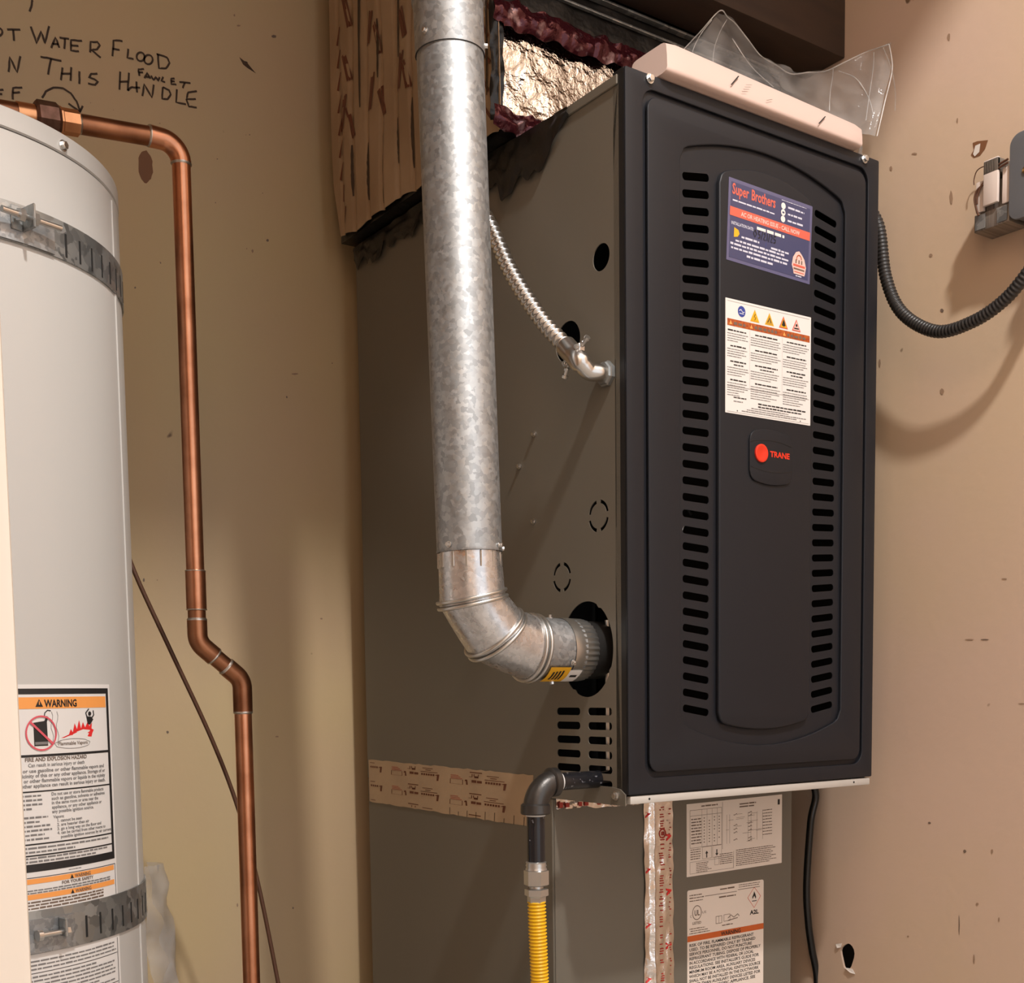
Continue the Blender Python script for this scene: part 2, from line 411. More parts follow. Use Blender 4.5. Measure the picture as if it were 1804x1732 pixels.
# ================================================================== THE SETTING
YB = 0.72      # back wall
XR = 0.53      # right wall
ZF = -0.60     # closet floor
def struct(o): return tag(o, kind='structure')
wall_back = struct(mk('wall_back', *box_vf((-1.12, YB, ZF), (XR + .1, YB + .1, 2.2)), M['wall_b']))
tag(wall_back, 'tan painted back wall with marker handwriting above the copper pipe', 'wall')
hc = at(1493, 1685, X=XR)
hole = [(hc.y + .0125 * math.cos(a) * (1 + .16 * math.sin(3 * a)), hc.z + .021 * math.sin(a) * (1 + .1 * math.cos(2 * a + 1))) for a in (2 * math.pi * k / 22 for k in range(22))]
wall_right = struct(plate('wall_right', [(-1.9, ZF), (YB, ZF), (YB, 2.2), (-1.9, 2.2)], [hole], .004, side(XR), M['wall'], smooth=False))
tag(wall_right, 'tan painted right wall with a torn hole near the floor', 'wall')
mk('stud_bay_back', *box_vf((XR + .035, hc.y - .2, hc.z - .2), (XR + .045, hc.y + .2, hc.z + .2)), M['dark'], wall_right)
wall_left = struct(mk('wall_left', *box_vf((-1.12, -.48, ZF), (-1.04, YB, 2.199)), M['wall'])); tag(wall_left, 'tan painted left closet wall behind the water heater', 'wall')
floor = struct(mk('floor', *box_vf((-1.9, -4.0, ZF - .05), (XR + .1, YB + .1, ZF)), M['floor'])); tag(floor, 'grey painted plywood closet floor', 'floor')
ceiling = struct(mk('ceiling', *box_vf((-1.12, -.48, 2.2), (XR + .1, YB + .1, 2.25)), M['wall'])); tag(ceiling, 'tan closet ceiling', 'ceiling')
trim = struct(box('trim_1', (-1.12, -.60, ZF), (-.8115, -.48, 1.5695), M['trim'], bev=.003)); tag(trim, 'cream painted door frame at the closet opening', 'door frame')
wall_front = struct(mk('wall_front', *box_vf((-1.12, -.60, 1.57), (XR - .0135, -.48, 2.199)), M['wall'])); tag(wall_front, 'tan wall above the closet opening', 'wall')
wall_lightblock = struct(mk('wall_lightblock', *box_vf((-1.36, -3.6, ZF), (-1.26, -.6005, 2.4)), M['wall'])); tag(wall_lightblock, 'tan wall added out of view to block light from the left', 'wall')  # unseen wall, added to keep light off the furnace's left side
header = struct(box('trim_2', (-.02, .13, 1.037), (XR, .205, 2.2), M['header'], bev=.002)); tag(header, 'dark brown board above the duct', 'board')

# marker writing, stains and dings belong to the back wall
S = 3.608
def bk(x, y): q = at(x / S, y / S, Y=YB); return (q.x, q.z)
wr = Print(front(YB), .0006)
strokes = [
 [(45,190),(130,190)],[(85,190),(90,262)],[(195,168),(232,278),(262,200),(285,278),(312,168)],[(325,305),(352,240),(378,305)],[(335,280),(370,282)],
 [(378,240),(440,248)],[(412,244),(410,312)],[(522,262),(452,255),(450,322),(500,328)],[(452,290),(500,294)],
 [(572,335),(575,268),(620,268),(635,290),(618,315),(580,318),(640,368)],[(715,360),(722,258),(778,262)],[(712,310),(760,318)],
 [(815,312),(808,368),(850,378)],[(995,345),(1003,348),(1010,435),(1055,435),(1078,400),(1060,365),(995,345)],
 [(55,458),(62,365),(108,460),(130,358)],[(258,362),(320,372),(390,390)],[(325,375),(305,475)],[(397,430),(388,512)],[(452,428),(448,515)],[(392,470),(450,468)],
 [(503,455),(505,535)],[(620,470),(580,470),(565,492),(600,505),(622,522),(605,540),(560,532)],[(765,455),(758,572)],[(820,462),(812,578)],[(762,520),(815,518)],
 [(835,555),(890,560)],[(868,520),(870,590)],[(812,578),(835,555)],[(905,612),(915,535),(965,620),(978,540)],[(1035,555),(1030,630),(1065,632),(1085,600),(1075,575),(1035,555)],
 [(1125,570),(1118,650),(1180,665)],[(1250,580),(1195,588),(1185,630),(1245,632)],[(1185,630),(1200,678),(1250,685)],
 [(885,485),(880,442),(915,440)],[(880,462),(908,462)],[(918,500),(935,465),(955,502)],[(925,490),(948,490)],[(960,480),(975,510),(990,490),(1005,515),(1015,490)],
 [(1035,490),(1025,515),(1050,525)],[(1110,498),(1088,503),(1088,535),(1120,540)],[(1088,518),(1110,520)],[(1140,522),(1210,530)],[(1175,527),(1160,560)],
 [(-12,640),(-10,572),(22,572)],[(-10,600),(14,600)],[(80,635),(82,560),(140,558)],[(80,590),(125,588)],
 [(268,625),(290,582),(340,557),(400,562),(450,595),(485,645),(510,710)],[(435,660),(510,712),(525,675)],[(205,0),(198,45),(188,75)]]
for s_ in strokes:
    n_ = []
    for a, b in zip(s_, s_[1:]): n_ += [(a[0] + (b[0] - a[0]) * k / 3, a[1] + (b[1] - a[1]) * k / 3) for k in range(3)]
    n_.append(s_[-1])
    wr.stroke('marker', [bk(x + random.uniform(-1.5, 1.5), y + random.uniform(-1.5, 1.5)) for x, y in n_], .0028)
for c_ in ((893, 362, 25, 28), (943, 380, 27, 30), (-18, 205, 33, 28)):
    wr.stroke('marker', [bk(c_[0] + c_[2] * math.cos(k * .449), c_[1] + c_[3] * math.sin(k * .449)) for k in range(14)], .0028, closed=True)
wr.build(wall_back, 'marker_writing')
st = Print(front(YB), .0005)
st.poly('stain', [bk(925 + (48 + random.uniform(-5, 4)) * math.cos(a), 1060 + (102 + random.uniform(-8, 5)) * math.sin(a) + 12 * math.cos(a)) for a in (2 * math.pi * k / 26 for k in range(26))])
st.build(wall_back, 'brown_stain')
gg = [(1520, 362), (1545, 385), (1572, 393), (1574, 412), (1600, 440), (1628, 468), (1572, 432), (1545, 410)]
gv = [Vector((bk(*q)[0], YB, bk(*q)[1])) for q in gg]; gc = sum(gv, Vector()) / len(gv) + Vector((0, -.004, 0))
mk('gouge', gv + [gc], [(i, (i + 1) % 8, 8) for i in range(8)], M['marker'], wall_back)
dg_ = Print(front(YB), .0005); rd = random.Random(3)
for x, y, a, b in [(1490,98,6,8),(1515,165,12,6),(1740,232,18,9),(1700,1530,9,9),(1605,1598,8,12),(1020,1672,4,6),(1015,785,5,4),(575,655,3,3),(720,700,3,3)] + [(rd.uniform(1250, 1750), rd.uniform(800, 1700), rd.uniform(2, 5), rd.uniform(2, 6)) for _ in range(6)] + \
        [((x * S), (y * S), a, b) for x, y, a, b in [(238,507,7,7),(282,462,4,4),(520,659,22,6),(253,1022,6,14),(277,1022,4,4),(295,1290,8,10),(488,1298,12,5),(418,1595,5,14),(516,1600,5,8),(566,1090,8,6),(505,700,5,8),(585,640,4,4)]]:
    dg_.poly('scuff' if rd.random() < .5 else 'softink', [bk(x + a * math.cos(k * .9) * rd.uniform(.7, 1.2), y + b * math.sin(k * .9) * rd.uniform(.7, 1.2)) for k in range(7)])
dg_.build(wall_back, 'ding')
# right wall: torn paint patch, scuffs, torn paper round the hole
def rt(x, y): q = at(x, y, X=XR); return (q.y, q.z)
rw = Print(side(XR), .0005); rd = random.Random(5)
rw.poly('stain', [rt(*q) for q in ((1714, 252), (1722, 249), (1741, 247), (1736, 262), (1727, 274), (1716, 278), (1711, 273), (1716, 264))])
rw.poly('gypsum', [rt(*q) for q in ((1719, 257), (1728, 253), (1726, 268), (1718, 276), (1715, 272))], 2)
for x, y, a, b in [(1570,297,2.5,5),(1612,271,6,2),(1660,547,3,4),(1687,212,1.5,6),(1676,350,3,14),(1640,450,4,3),(1722,1593,3,3),(1638,1450,3,2),(1708,1127,9,1.2),(1735,1127,8,1.2),(1760,1620,1.5,5),(1700,1500,3,3),(1550,640,2,8),(1770,1020,6,1.5),(1672,65,3,8),(1748,1500,2,5),(1690,1630,1,22),(1716,1690,1.5,10),(1800,1240,6,1.2),(1600,1650,2,2),(1660,690,4,6)]:
    rw.poly('scuff' if rd.random() < .75 else 'softink', [rt(x + a * math.cos(k * .9) * rd.uniform(.7, 1.1), y + b * math.sin(k * .9) * rd.uniform(.7, 1.1)) for k in range(7)])
rw.build(wall_right, 'scuff')
for pts in ([(1475, 1663), (1484, 1662), (1482, 1669), (1477, 1670)], [(1491, 1705), (1502, 1707), (1507, 1716), (1500, 1713)]):
    q = [Vector((XR - .0006, *rt(*a))) for a in pts]; q2 = [v + Vector((-.003 if i in (0, 3) else -.0008, 0, 0)) for i, v in enumerate(q)]
    mk('torn_paper', q + q2, [(0, 1, 2, 3), (4, 5, 6, 7), (0, 1, 5, 4), (1, 2, 6, 5), (2, 3, 7, 6), (3, 0, 4, 7)], M['gypsum'], wall_right)

# ================================================================== FURNACE
W, H, D = 0.4445, 0.827, 0.653
Z0 = -.0125                                # bottom of the cabinet
TOP = .822
furnace = empty('furnace', (W / 2, D / 2, Z0), 'gas furnace with charcoal louvred door and taupe side panel', 'furnace')
# left side panel with its real openings
holes = [circ(.0448, .6306, .0155), circ(.110, .5497, .0245)]
hr = []
for k in range(64):
    a = 2 * math.pi * k / 64; rr = .0545 + (-.0022 if k % 16 in (5,) else 0)
    hr.append((.0775 + rr * .93 * math.cos(a), .1750 + rr * 1.07 * math.sin(a)))
holes.append(hr)
for cy_, cz_, r in ((.053, .333, .0192), (.1263, .2666, .0188)):           # knock-outs: four arcs
    for q in range(4):
        a0 = math.radians(90 * q + 12 + 0); arc = [a0 + math.radians(66) * k / 8 for k in range(9)]
        holes.append([(cy_ + r * math.cos(a), cz_ + r * math.sin(a)) for a in arc] + [(cy_ + (r - .0042) * math.cos(a), cz_ + (r - .0042) * math.sin(a)) for a in reversed(arc)])
for i in range(6):
    z = .0990 - .01765 * i
    holes.append(rrect(.0300, z - .0047, .0762, z + .0047, .0044, 4))
    if i < 5: holes.append(rrect(.0915, z - .0047, .1397, z + .0047, .0044, 4))
sp_ = plate('side_panel', [(.012, Z0), (D, Z0), (D, TOP), (.012, TOP)], holes, .0012, side(0), M['cab'], furnace, smooth=False)
box('side_panel', (W - .0012, .012, Z0), (W, D, TOP), M['cab'], furnace)
box('back_panel', (.0012, D - .0012, Z0), (W - .0012, D, TOP), M['cab'], furnace)
box('top_panel', (.0012, .022, TOP - .0012), (W - .0012, D - .0012, TOP), M['cab'], furnace)
box('bottom_panel', (.0012, .022, Z0), (W - .0012, D - .0012, Z0 + .0012), M['cab'], furnace)
# rolled flange along the top of the side panel and the folded lower corner
mk('top_flange', *box_vf((-.0022, .0125, TOP - .0105), (-.0001, .60, TOP + .0005), .0008, 1), M['cab'], furnace)
plate('corner_plate', [(.0045, Z0 - .0005), (.17, Z0 - .0005), (.17, .0085), (.030, .0085), (.014, .0065), (.0045, .0005)], [], .0016, side(-.0016), M['cab'], furnace, smooth=False)
box('front_sill', (.0042, .0015, -.0113), (W - .002, .016, -.0016), M['sill'], furnace, bev=.0012)
for x in (.0338, .4085):
    turned('sill_hole', (x, .0017, -.0062), (0, -1, 0), [(0, .0015), (.0004, .0015)], M['dark'], furnace, 10)
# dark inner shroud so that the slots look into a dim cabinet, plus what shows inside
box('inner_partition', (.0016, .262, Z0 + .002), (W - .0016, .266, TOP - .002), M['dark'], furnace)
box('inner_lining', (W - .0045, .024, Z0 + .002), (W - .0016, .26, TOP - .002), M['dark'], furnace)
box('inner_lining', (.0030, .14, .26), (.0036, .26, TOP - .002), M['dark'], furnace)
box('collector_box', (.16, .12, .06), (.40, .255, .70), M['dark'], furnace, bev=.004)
turned('vent_collar', (.10, .0775, .174), (-1, 0, 0), [(0, .036), (.06, .036), (.075, .0352), (.112, .0352)], M['iron'], furnace, 32)
tube('inner_gas_tube', [(.02, .060, .21), (.02, .060, .02)], .0045, M['steel'], furnace, 10)
for k, (x, z, dz) in enumerate(((.100, .345, .03), (.108, .325, -.015), (.118, .335, .02), (.105, .305, .012), (.10, .285, .004))):
    tube('inner_wire', spline([(x - .02, .045, z - .02), (x, .035, z + dz), (x + .03, .05, z + .01)], 6), .0016, M['white' if k % 2 else 'steel'], furnace, 6)
# door
door = plate('door', rrect(0, 0, W, H, .002, 2), [rrect(.026, .019, W - .0215, .811, .018, 8)], .0035, front(0), M['door'], furnace, bev=.0009)
for a, b in (((0, .0034, 0), (.0015, .0215, H)), ((W - .0015, .0034, 0), (W, .0215, H)), ((.0015, .0034, H - .0015), (W - .0015, .0215, H)), ((.0015, .0034, 0), (W - .0015, .0215, .0015))):
    box('door_return', a, b, M['doorgap'], door)
plate('groove', rrect(.020, .013, W - .0155, .817, .022, 8), [rrect(.052, .045, W - .047, .785, .015, 8)], .001, front(.0042), M['door'], door, smooth=30)
def arch(x0, x1, zt, zb, rise_t, rise_b, r=.012, n=48):
    """panel outline with bowed top and bottom, small rounded corners"""
    out = []
    for k in range(n + 1):
        t = k / n; x = x1 - (x1 - x0) * t
        e = min(1, min(x - x0, x1 - x) / r); z = zt + rise_t * (1 - (2 * t - 1) ** 2) - r * (1 - math.sqrt(max(0, 1 - (1 - e) ** 2)))
        out.append((x, z))
    for k in range(n + 1):
        t = k / n; x = x0 + (x1 - x0) * t
        e = min(1, min(x - x0, x1 - x) / r); z = zb - rise_b * (1 - (2 * t - 1) ** 2) + r * (1 - math.sqrt(max(0, 1 - (1 - e) ** 2)))
        out.append((x, z))
    return out
xs0, xs1 = .0832, .3765
rec = arch(xs0, xs1, .757, .083, .027, .031)
plate('raised_panel', rrect(.0325, .0255, W - .0275, .8035, .015, 8), [rec], .0040, front(-.0012), M['door'], door, bev=.0014)
NR = 33; slots = []
for i in range(NR):
    t = i / (NR - 1); z = .7318 + (.0985 - .7318) * t; sl = .17 * (1 - 2 * t)
    for x0, x1, sg in ((.0897, .1335, 1), (.3210, .3638, -1)):
        xm = (x0 + x1) / 2; hw = (x1 - x0) / 2; hh = .0046
        c_ = rrect(-hw, -hh, hw, hh, .0040, 4); an = math.atan(sl * sg); ca, sa = math.cos(an), math.sin(an)
        slots.append([(xm + a * ca - b * sa, z + a * sa + b * ca) for a, b in c_])
louvre = plate('louvre_panel', arch(xs0 - .006, xs1 + .006, .760, .080, .028, .032), slots, .0012, front(.0030), M['door'], door, smooth=False)
ctr = arch(.1450, .3125, .7435, .0835, .017, .0115, .012)
plate('centre_panel', ctr, [], .0075, front(-.0030), M['door'], door, bev=.0024, bres=3)
# badge
bdg = plate('badge', arch(.1958, .2732, .4435, .3870, .006, .006, .010), [], .0030, front(-.0054), M['door'], furnace, bev=.0009)
bp_ = Print(front(-.0054), .0003)
bp_.stroke('doorgap', [(.197 + .0755 * k / 12, .4315 + .0045 * (1 - (k / 6 - 1) ** 2)) for k in range(13)], .0007)
bp_.stroke('doorgap', [(.197 + .0755 * k / 12, .4015 - .0045 * (1 - (k / 6 - 1) ** 2)) for k in range(13)], .0007)
bp_.text('logo', 'TRANE', .2318, .4162, .0098, bold=.00035, width=.0358)
bp_.build(bdg, 'logo_lettering')
g = G(); g.add(*turned_vf((.2152, -.0052, .4186), (0, -1, 0), [(0, .0112), (.0022, .0112), (.0026, .0104), (.0026, .0085), (.0012, .0045), (.0010, .0005)], 32)); g.build('logo_disc', M['logo'], bdg, 40)
# door screws
for x in (.0363, .4134): screw((x, 0, .8217), (0, -1, 0), furnace)
for q in ((942, 765), (916, 822), (941, 919)):
    p_ = at(*q, X=0); screw((-.0001, p_.y, p_.z), (-1, 0, 0), furnace, SMALLSCREW)
p_ = at(1088, 1402, X=0); screw((-.0016, p_.y, p_.z), (-1, 0, 0), furnace)

# --- navy installer sticker on the door
def onq(a, b, c, dd):
    """bilinear (u,v in 0..1) to X,Z for a sticker laid slightly askew"""
    return lambda u, v: tuple((a[i] * (1 - u) * v + b[i] * u * v + c[i] * u * (1 - v) + dd[i] * (1 - u) * (1 - v)) for i in (0, 1))
YS = -.0054 + .0022
def sheet(name, mpf, w_, h_, material, parent, r=.001):
    return mpf
s1w, s1h = .1492, .0975; s1x, s1z = .1562, .6436
S1 = lambda a, b, c: Vector((s1x + a + b * .045, YS - .0024 - c, s1z + b - a * .020))
def sticker(name, w_, h_, mp, material, parent, label, r=.0006):
    o = plate(name, rrect(0, 0, w_, h_, r, 3), [], .00035, lambda a, b, c: mp(a, b, c + .00035), material, parent, smooth=False)
    return tag(o, label)
YC = -.0030                                  # face of the centre panel
S1 = lambda a, b, c: Vector((s1x + a + b * .045, YC - c, s1z + b - a * .020))
lab = sticker('installer_sticker', s1w, s1h, S1, M['navyedge'], furnace, 'navy installer sticker with red lettering')
P = Print(lambda a, b, c: S1(a, b, c + .00035), .0002); rd = random.Random(11)
P.rect('navy', .0042, .0040, s1w - .0042, s1h - .0042, 1)
P.text('coral', 'Super', .0058, .0795, .0178, bold=.0004, width=.0285, lay=2); P.text('coral', 'Brothers', .0385, .0795, .0178, bold=.0004, width=.0420, lay=2)
P.words('lilac', .0070, .0800, .0712, .0020, rd, 2, (2, 7))
P.rect('coral', .0030, .0535, s1w - .0032, .0640, 2)
P.text('pink', 'AC OR HEATING ISSUE - CALL NOW', .022, .0562, .0070, bold=.0002, width=.105, lay=3)
for y, ln in ((.0855, .030), (.0775, .026), (.0695, .028)):
    P.poly('white', circ(.0955, y, .0040, 16), 2); P.words('lilac', .104, .104 + ln, y - .0012, .0024, rd, 2)
P.rect('navy', .0938, .0765, .0975, .0785, 3)
P.words('lilac', .092, .138, .0918, .0008, rd, 2)
P.text('lilac', 'INSTALLATION DATE:', .0060, .0435, .0052, bold=.0001, width=.038, lay=2)
P.words('white', .050, .099, .0465, .0040, rd, 2, (2.5, 5))
hand = [[(0,1),(-1,.5),(0,0),(1,.5),(0,1)],[(3.4,1),(2.2,1),(2.2,.55),(3.2,.5),(3.2,.1),(2,0)],[(5,1.1),(4,-.1)],[(5.6,.8),(6.4,1),(6.6,.6),(5.5,0),(6.9,0)],[(8,1),(7.9,0)],[(9.6,1.1),(8.8,-.1)],[(10.2,.8),(11,1),(11.2,.6),(10.2,0),(11.5,0)],[(13.6,1),(12.4,1),(12.3,.55),(13.4,.5),(13.3,.1),(12.2,0)]]
for s_ in hand: P.stroke('ink', [(.047 + a * .0027, .0368 + b * .0085) for a, b in s_], .0012, 4)
P.poly('yellow', [(.0110, .029), (.0112, .0405), (.0185, .0385), (.0205, .0345), (.0175, .0305)], 2)
P.words('lilac', .024, .055, .0305, .0026, rd, 2); P.words('lilac', .076, .108, .0285, .0026, rd, 2)
P.rect('blue', .0665, .029, .0670, .034, 2)
for y, a, b in ((.0245, .014, .100), (.0198, .0055, .110), (.0150, .0070, .107), (.0095, .034, .080)): P.words('lilac', a, b, y, .0026, rd, 2)
P.poly('pink', [(.114, .0175), (.116, .0275), (.121, .0345), (.127, .0365), (.132, .0330), (.137, .0280), (.1405, .0185), (.139, .0105), (.138, .0075), (.118, .0075), (.117, .0120)], 3)
P.stroke('rustband', [(.118 + .0045 * math.cos(k * .5) + .009, .0265 + .005 * math.sin(k * .5)) for k in range(8)], .0014, 4)
P.rect('coral', .1165, .0170, .1385, .0196, 4); P.rect('softink', .1175, .0130, .1375, .0150, 4); P.rect('coral', .119, .0098, .137, .0108, 4)
for x in (.1205, .126, .131): P.rect('softink', x, .0208, x + .0022, .0255, 4)
P.words('lilac', .122, .134, .0035 + .0015, .0014, rd, 2)
P.build(lab)
# --- white safety label on the door
s2w, s2h = .1535, .1365; s2x, s2z = .1550, .4622
S2 = lambda a, b, c: Vector((s2x + a, YC - c, s2z + b + a * .008))
lab = sticker('safety_label', s2w, s2h, S2, M['white'], furnace, 'white safety label with rust coloured band and small triangles')
P = Print(lambda a, b, c: S2(a, b, c + .00035), .0002); rd = random.Random(12)
P.rect('grey', .003, .1335, s2w - .003, .1338)
P.poly('blue', circ(.0275, .1240, .0066, 24)); P.stroke('lilac', [(.0232, .1245), (.026, .1262), (.0295, .1228), (.0322, .1240)], .0012, 2); P.stroke('lilac', [(.0235, .1215), (.031, .1212)], .0010, 2)
for i, x in enumerate((.0505, .0765, .1020, .1258)):
    P.poly('coral' if i > 1 else 'yellow', [(x - .0082, .1150), (x + .0082, .1150), (x, .1300)]); P.poly('pink' if i == 3 else ('ochre' if i == 1 else 'yellow'), [(x - .0062, .1162), (x + .0062, .1162), (x, .1275)], 2)
P.stroke('ink', [(.0510, .1245), (.0490, .1205), (.0520, .1205), (.0500, .1170)], .0010, 3)
P.stroke('ink', [(.0730, .1180), (.0765, .1235), (.0790, .1180)], .0013, 3)
P.poly('ink', [(.0985, .1185), (.1005, .1235), (.1020, .1260), (.1040, .1225), (.1055, .1185), (.1020, .1172)], 3)
P.rect('ink', .1215, .1175, .1300, .1190, 3); P.poly('ink', circ(.1258, .1222, .0018, 10), 3)
P.rect('rustband', .0030, .1045, s2w - .0025, .1128, 1)
for x in (.0085, .0445, .1035): P.poly('orange', [(x - .0026, .1062), (x + .0026, .1062), (x, .1110)], 2)
for x0, x1 in ((.014, .036), (.050, .090), (.109, .146)): P.words('softink', x0, x1, .1065, .0036, rd, 2, (1, 2.2))
cols = ((.0030, .0400), (.0435, .0985), (.1015, .1505))
for ci, (a, b) in enumerate(cols):
    y = .1005
    for sec in range(4):
        P.words('ink', a + (b - a) * (.02 if ci == 0 and sec < 1 else .14), b - (b - a) * .12, y - .0020, .0018, rd, 1, (2, 5)); y -= .0042
        if sec == 2: P.words('ink', a + (b - a) * .3, b - (b - a) * .25, y - .0016, .0016, rd, 1, (2, 5)); y -= .0038
        for k in range((4, 4, 4, 6)[sec]):
            P.words('grey', a, b - (rd.uniform(0, .008) if k < 3 else rd.uniform(.003, .02)), y - .0013, .0010, rd, 1, (2, 7)); y -= .0029
        y -= .0026
P.rect('grey', .0418, .0335, .0420, .1035); P.rect('grey', .1000, .0335, .1002, .1035); P.rect('grey', .003, .0325, s2w - .003, .0329)
P.words('ink', .014, .036, .0190, .0017, rd); P.words('grey', .014, .030, .0145, .0015, rd)
P.words('ink', .057, .144, .0155, .0019, rd); P.words('ink', .057, .136, .0120, .0018, rd)
for y, a, b in ((.0092, .045, .112), (.0066, .037, .145), (.0042, .028, .128)): P.words('grey', a, b, y, .0012, rd, 1, (2, 7))
P.poly('ink', circ(.0205, .0040, .0009, 8)); P.poly('ink', circ(.1345, .0036, .0009, 8)); P.rect('grey', .003, .0018, s2w - .003, .0021)
P.build(lab)

# ================================================================== COIL CABINET under the furnace
YCF = .15
coil = empty('coil_cabinet', (.225, (YCF + D) / 2, ZF), 'taupe evaporator coil cabinet with stickers under the furnace', 'cabinet')
mk('body', *box_vf((.0, YCF + .001, ZF), (.4505, D, Z0 - .001), .0015, 1), M['cab'], coil)
mk('front_panel', *box_vf((.002, YCF - .0006, ZF + .005), (.1545, YCF + .001, Z0 - .002), .0004, 1), M['cab'], coil)
mk('front_panel', *box_vf((.2050, YCF - .0006, ZF + .005), (.4485, YCF + .001, Z0 - .002), .0004, 1), M['cab'], coil)
# seam tape along furnace and coil joint (stuck on the left faces)
ta = [(.648, .0177), (.1916, .0145), (.1994, -.0545), (.6474, -.0509)]
TM = lambda u, v: (ta[0][0] * (1 - u) * v + ta[1][0] * u * v + ta[2][0] * u * (1 - v) + ta[3][0] * (1 - u) * (1 - v), ta[0][1] * (1 - u) * v + ta[1][1] * u * v + ta[2][1] * u * (1 - v) + ta[3][1] * (1 - u) * (1 - v))
rd = random.Random(21); outl = []
for k in range(41): outl.append((*TM(k / 40, 1 + (rd.uniform(-.012, .012))),))
for k in range(41): outl.append((*TM(1 - k / 40, 0 + (rd.uniform(-.012, .012))),))
tape = plate('seam_tape', outl, [], .0006, side(-.0008), M['tape'], coil, smooth=False); tag(tape, 'printed foil tape sealing the joint, coloured as if reflecting the tan wall')
TP = Print(lambda u, v, c: side(-.0008)(*TM(u, v), c), .0003)
def tape_unit(x, y, sx, sy):
    """one repeat of the upside-down tape print"""
    q = lambda a, b: (x + a * sx, y + b * sy)
    TP.frame('brownprint', *q(0, .10), *q(.20, .33), .0035, 1); 
    for k in range(3): TP.rect('redprint', *q(.01, .36 + k * .07), *q(.19 - k * .03, .385 + k * .07))
    TP.rect('brownprint', *q(.30, .70), *q(.48, .745))
    TP.text('brownprint', 'UL', *q(.44, .50), .05 * sx * 5, sx=-.5, lay=1)
    TP.rect('brownprint', *q(.37, .47), *q(.43, .56)); TP.rect('brownprint', *q(.33, .25), *q(.40, .37)); TP.rect('brownprint', *q(.41, .25), *q(.48, .36))
    TP.rect('brownprint', *q(.55, .60), *q(.72, .63)); TP.rect('brownprint', *q(.60, .51), *q(.69, .54)); TP.rect('brownprint', *q(.52, .42), *q(.80, .45))
    for k in range(6): TP.rect('brownprint', *q(.53 + k * .038, .26), *q(.558 + k * .038, .355))
    TP.poly('brownprint', [q(.80, .36), q(.75, .30), q(.79, .30), q(.785, .05), q(.815, .05), q(.83, .36)])
    TP.poly('brownprint', [q(.235, .36), q(.265, .36), q(.275, .12), q(.25, .12), q(.245, .28), q(.225, .28)])
for j in range(3):
    for i in range(3):
        x = -.22 + i * .385 + (.0); y = -.18 + j * .44 - .04 * i
        if i == 0 and j == 2: pass
        tape_unit(x, y, .385, .44)
for kk, (g_v, g_f) in TP.inks.items():                    # keep the print on the tape
    keep = [all(0.005 < g_v[i][0] < .985 and .02 < g_v[i][1] < .98 for i in f) for f in g_f]
    TP.inks[kk] = (g_v, [f for f, k in zip(g_f, keep) if k])
for k in range(9): TP.rect('crease', .55 + k * .052, 0.0, .553 + k * .052, rd.uniform(.03, .18))
for kk in list(TP.inks):
    g_v, g_f = TP.inks[kk]; used = sorted({i for f in g_f for i in f}); mp_ = {a: i for i, a in enumerate(used)}
    if not used: del TP.inks[kk]; continue
    TP.inks[kk] = ([g_v[i] for i in used], [tuple(mp_[i] for i in f) for f in g_f])
TP.build(tape)
# vertical foil tape, crumpled, on the front
def crumple_sheet(name, nu, nv, fn, material, parent, smooth=True, th=.0004, nrm=(0, -1, 0)):
    v = []; f = []
    for i in range(nu + 1):
        for j in range(nv + 1): v.append(fn(i / nu, j / nv))
    for i in range(nu):
        for j in range(nv):
            a = i * (nv + 1) + j; f.append((a, a + 1, a + nv + 2, a + nv + 1))
    n = len(v); nrm = Vector(nrm)
    v += [q - nrm * th for q in v]; f += [tuple(reversed([i + n for i in q])) for q in f[:]]
    rim = [i * (nv + 1) for i in range(nu + 1)] + [nu * (nv + 1) + j for j in range(1, nv + 1)] + [i * (nv + 1) + nv for i in range(nu - 1, -1, -1)] + [j for j in range(nv - 1, 0, -1)]
    for a, b in zip(rim, rim[1:] + rim[:1]): f.append((a, b, b + n, a + n))
    return mk(name, v, f, material, parent, 60 if smooth else False)
rd = random.Random(4); hN = [[rd.uniform(-1, 1) for _ in range(64)] for _ in range(64)]
def hn(x, y):
    i = int(math.floor(x)); j = int(math.floor(y)); a = x - i; b = y - j; a = a * a * (3 - 2 * a); b = b * b * (3 - 2 * b)
    q = lambda m_, n_: hN[m_ % 64][n_ % 64]
    return (q(i, j) * (1 - a) + q(i + 1, j) * a) * (1 - b) + (q(i, j + 1) * (1 - a) + q(i + 1, j + 1) * a) * b
def foil_strip(u, v):
    x = .1535 + .0525 * u + .006 * v * 0 + (-.001 if u == 0 else 0) * hn(3, v * 40); z = Z0 - .012 - v * (abs(ZF) - .03)
    bulge = .0042 * math.exp(-((u - .26) / .05) ** 2)
    return Vector((x + .0012 * hn(u * 2, v * 30) * (u in (0, 1)), YCF - .0012 - bulge - .0011 * (1 + hn(u * 7, v * 46)) - .0012 * (1 + hn(u * 3 + 9, v * 14)), z))
ft = crumple_sheet('foil_tape', 22, 150, foil_strip, M['foilrib'], coil); tag(ft, 'silver foil tape with red print running down the front')
FT = Print(lambda u, v, c: foil_strip(min(max(u, 0), 1), min(max(v, 0), 1)) + Vector((0, -c - .0002, 0)), .0003); rd = random.Random(8)
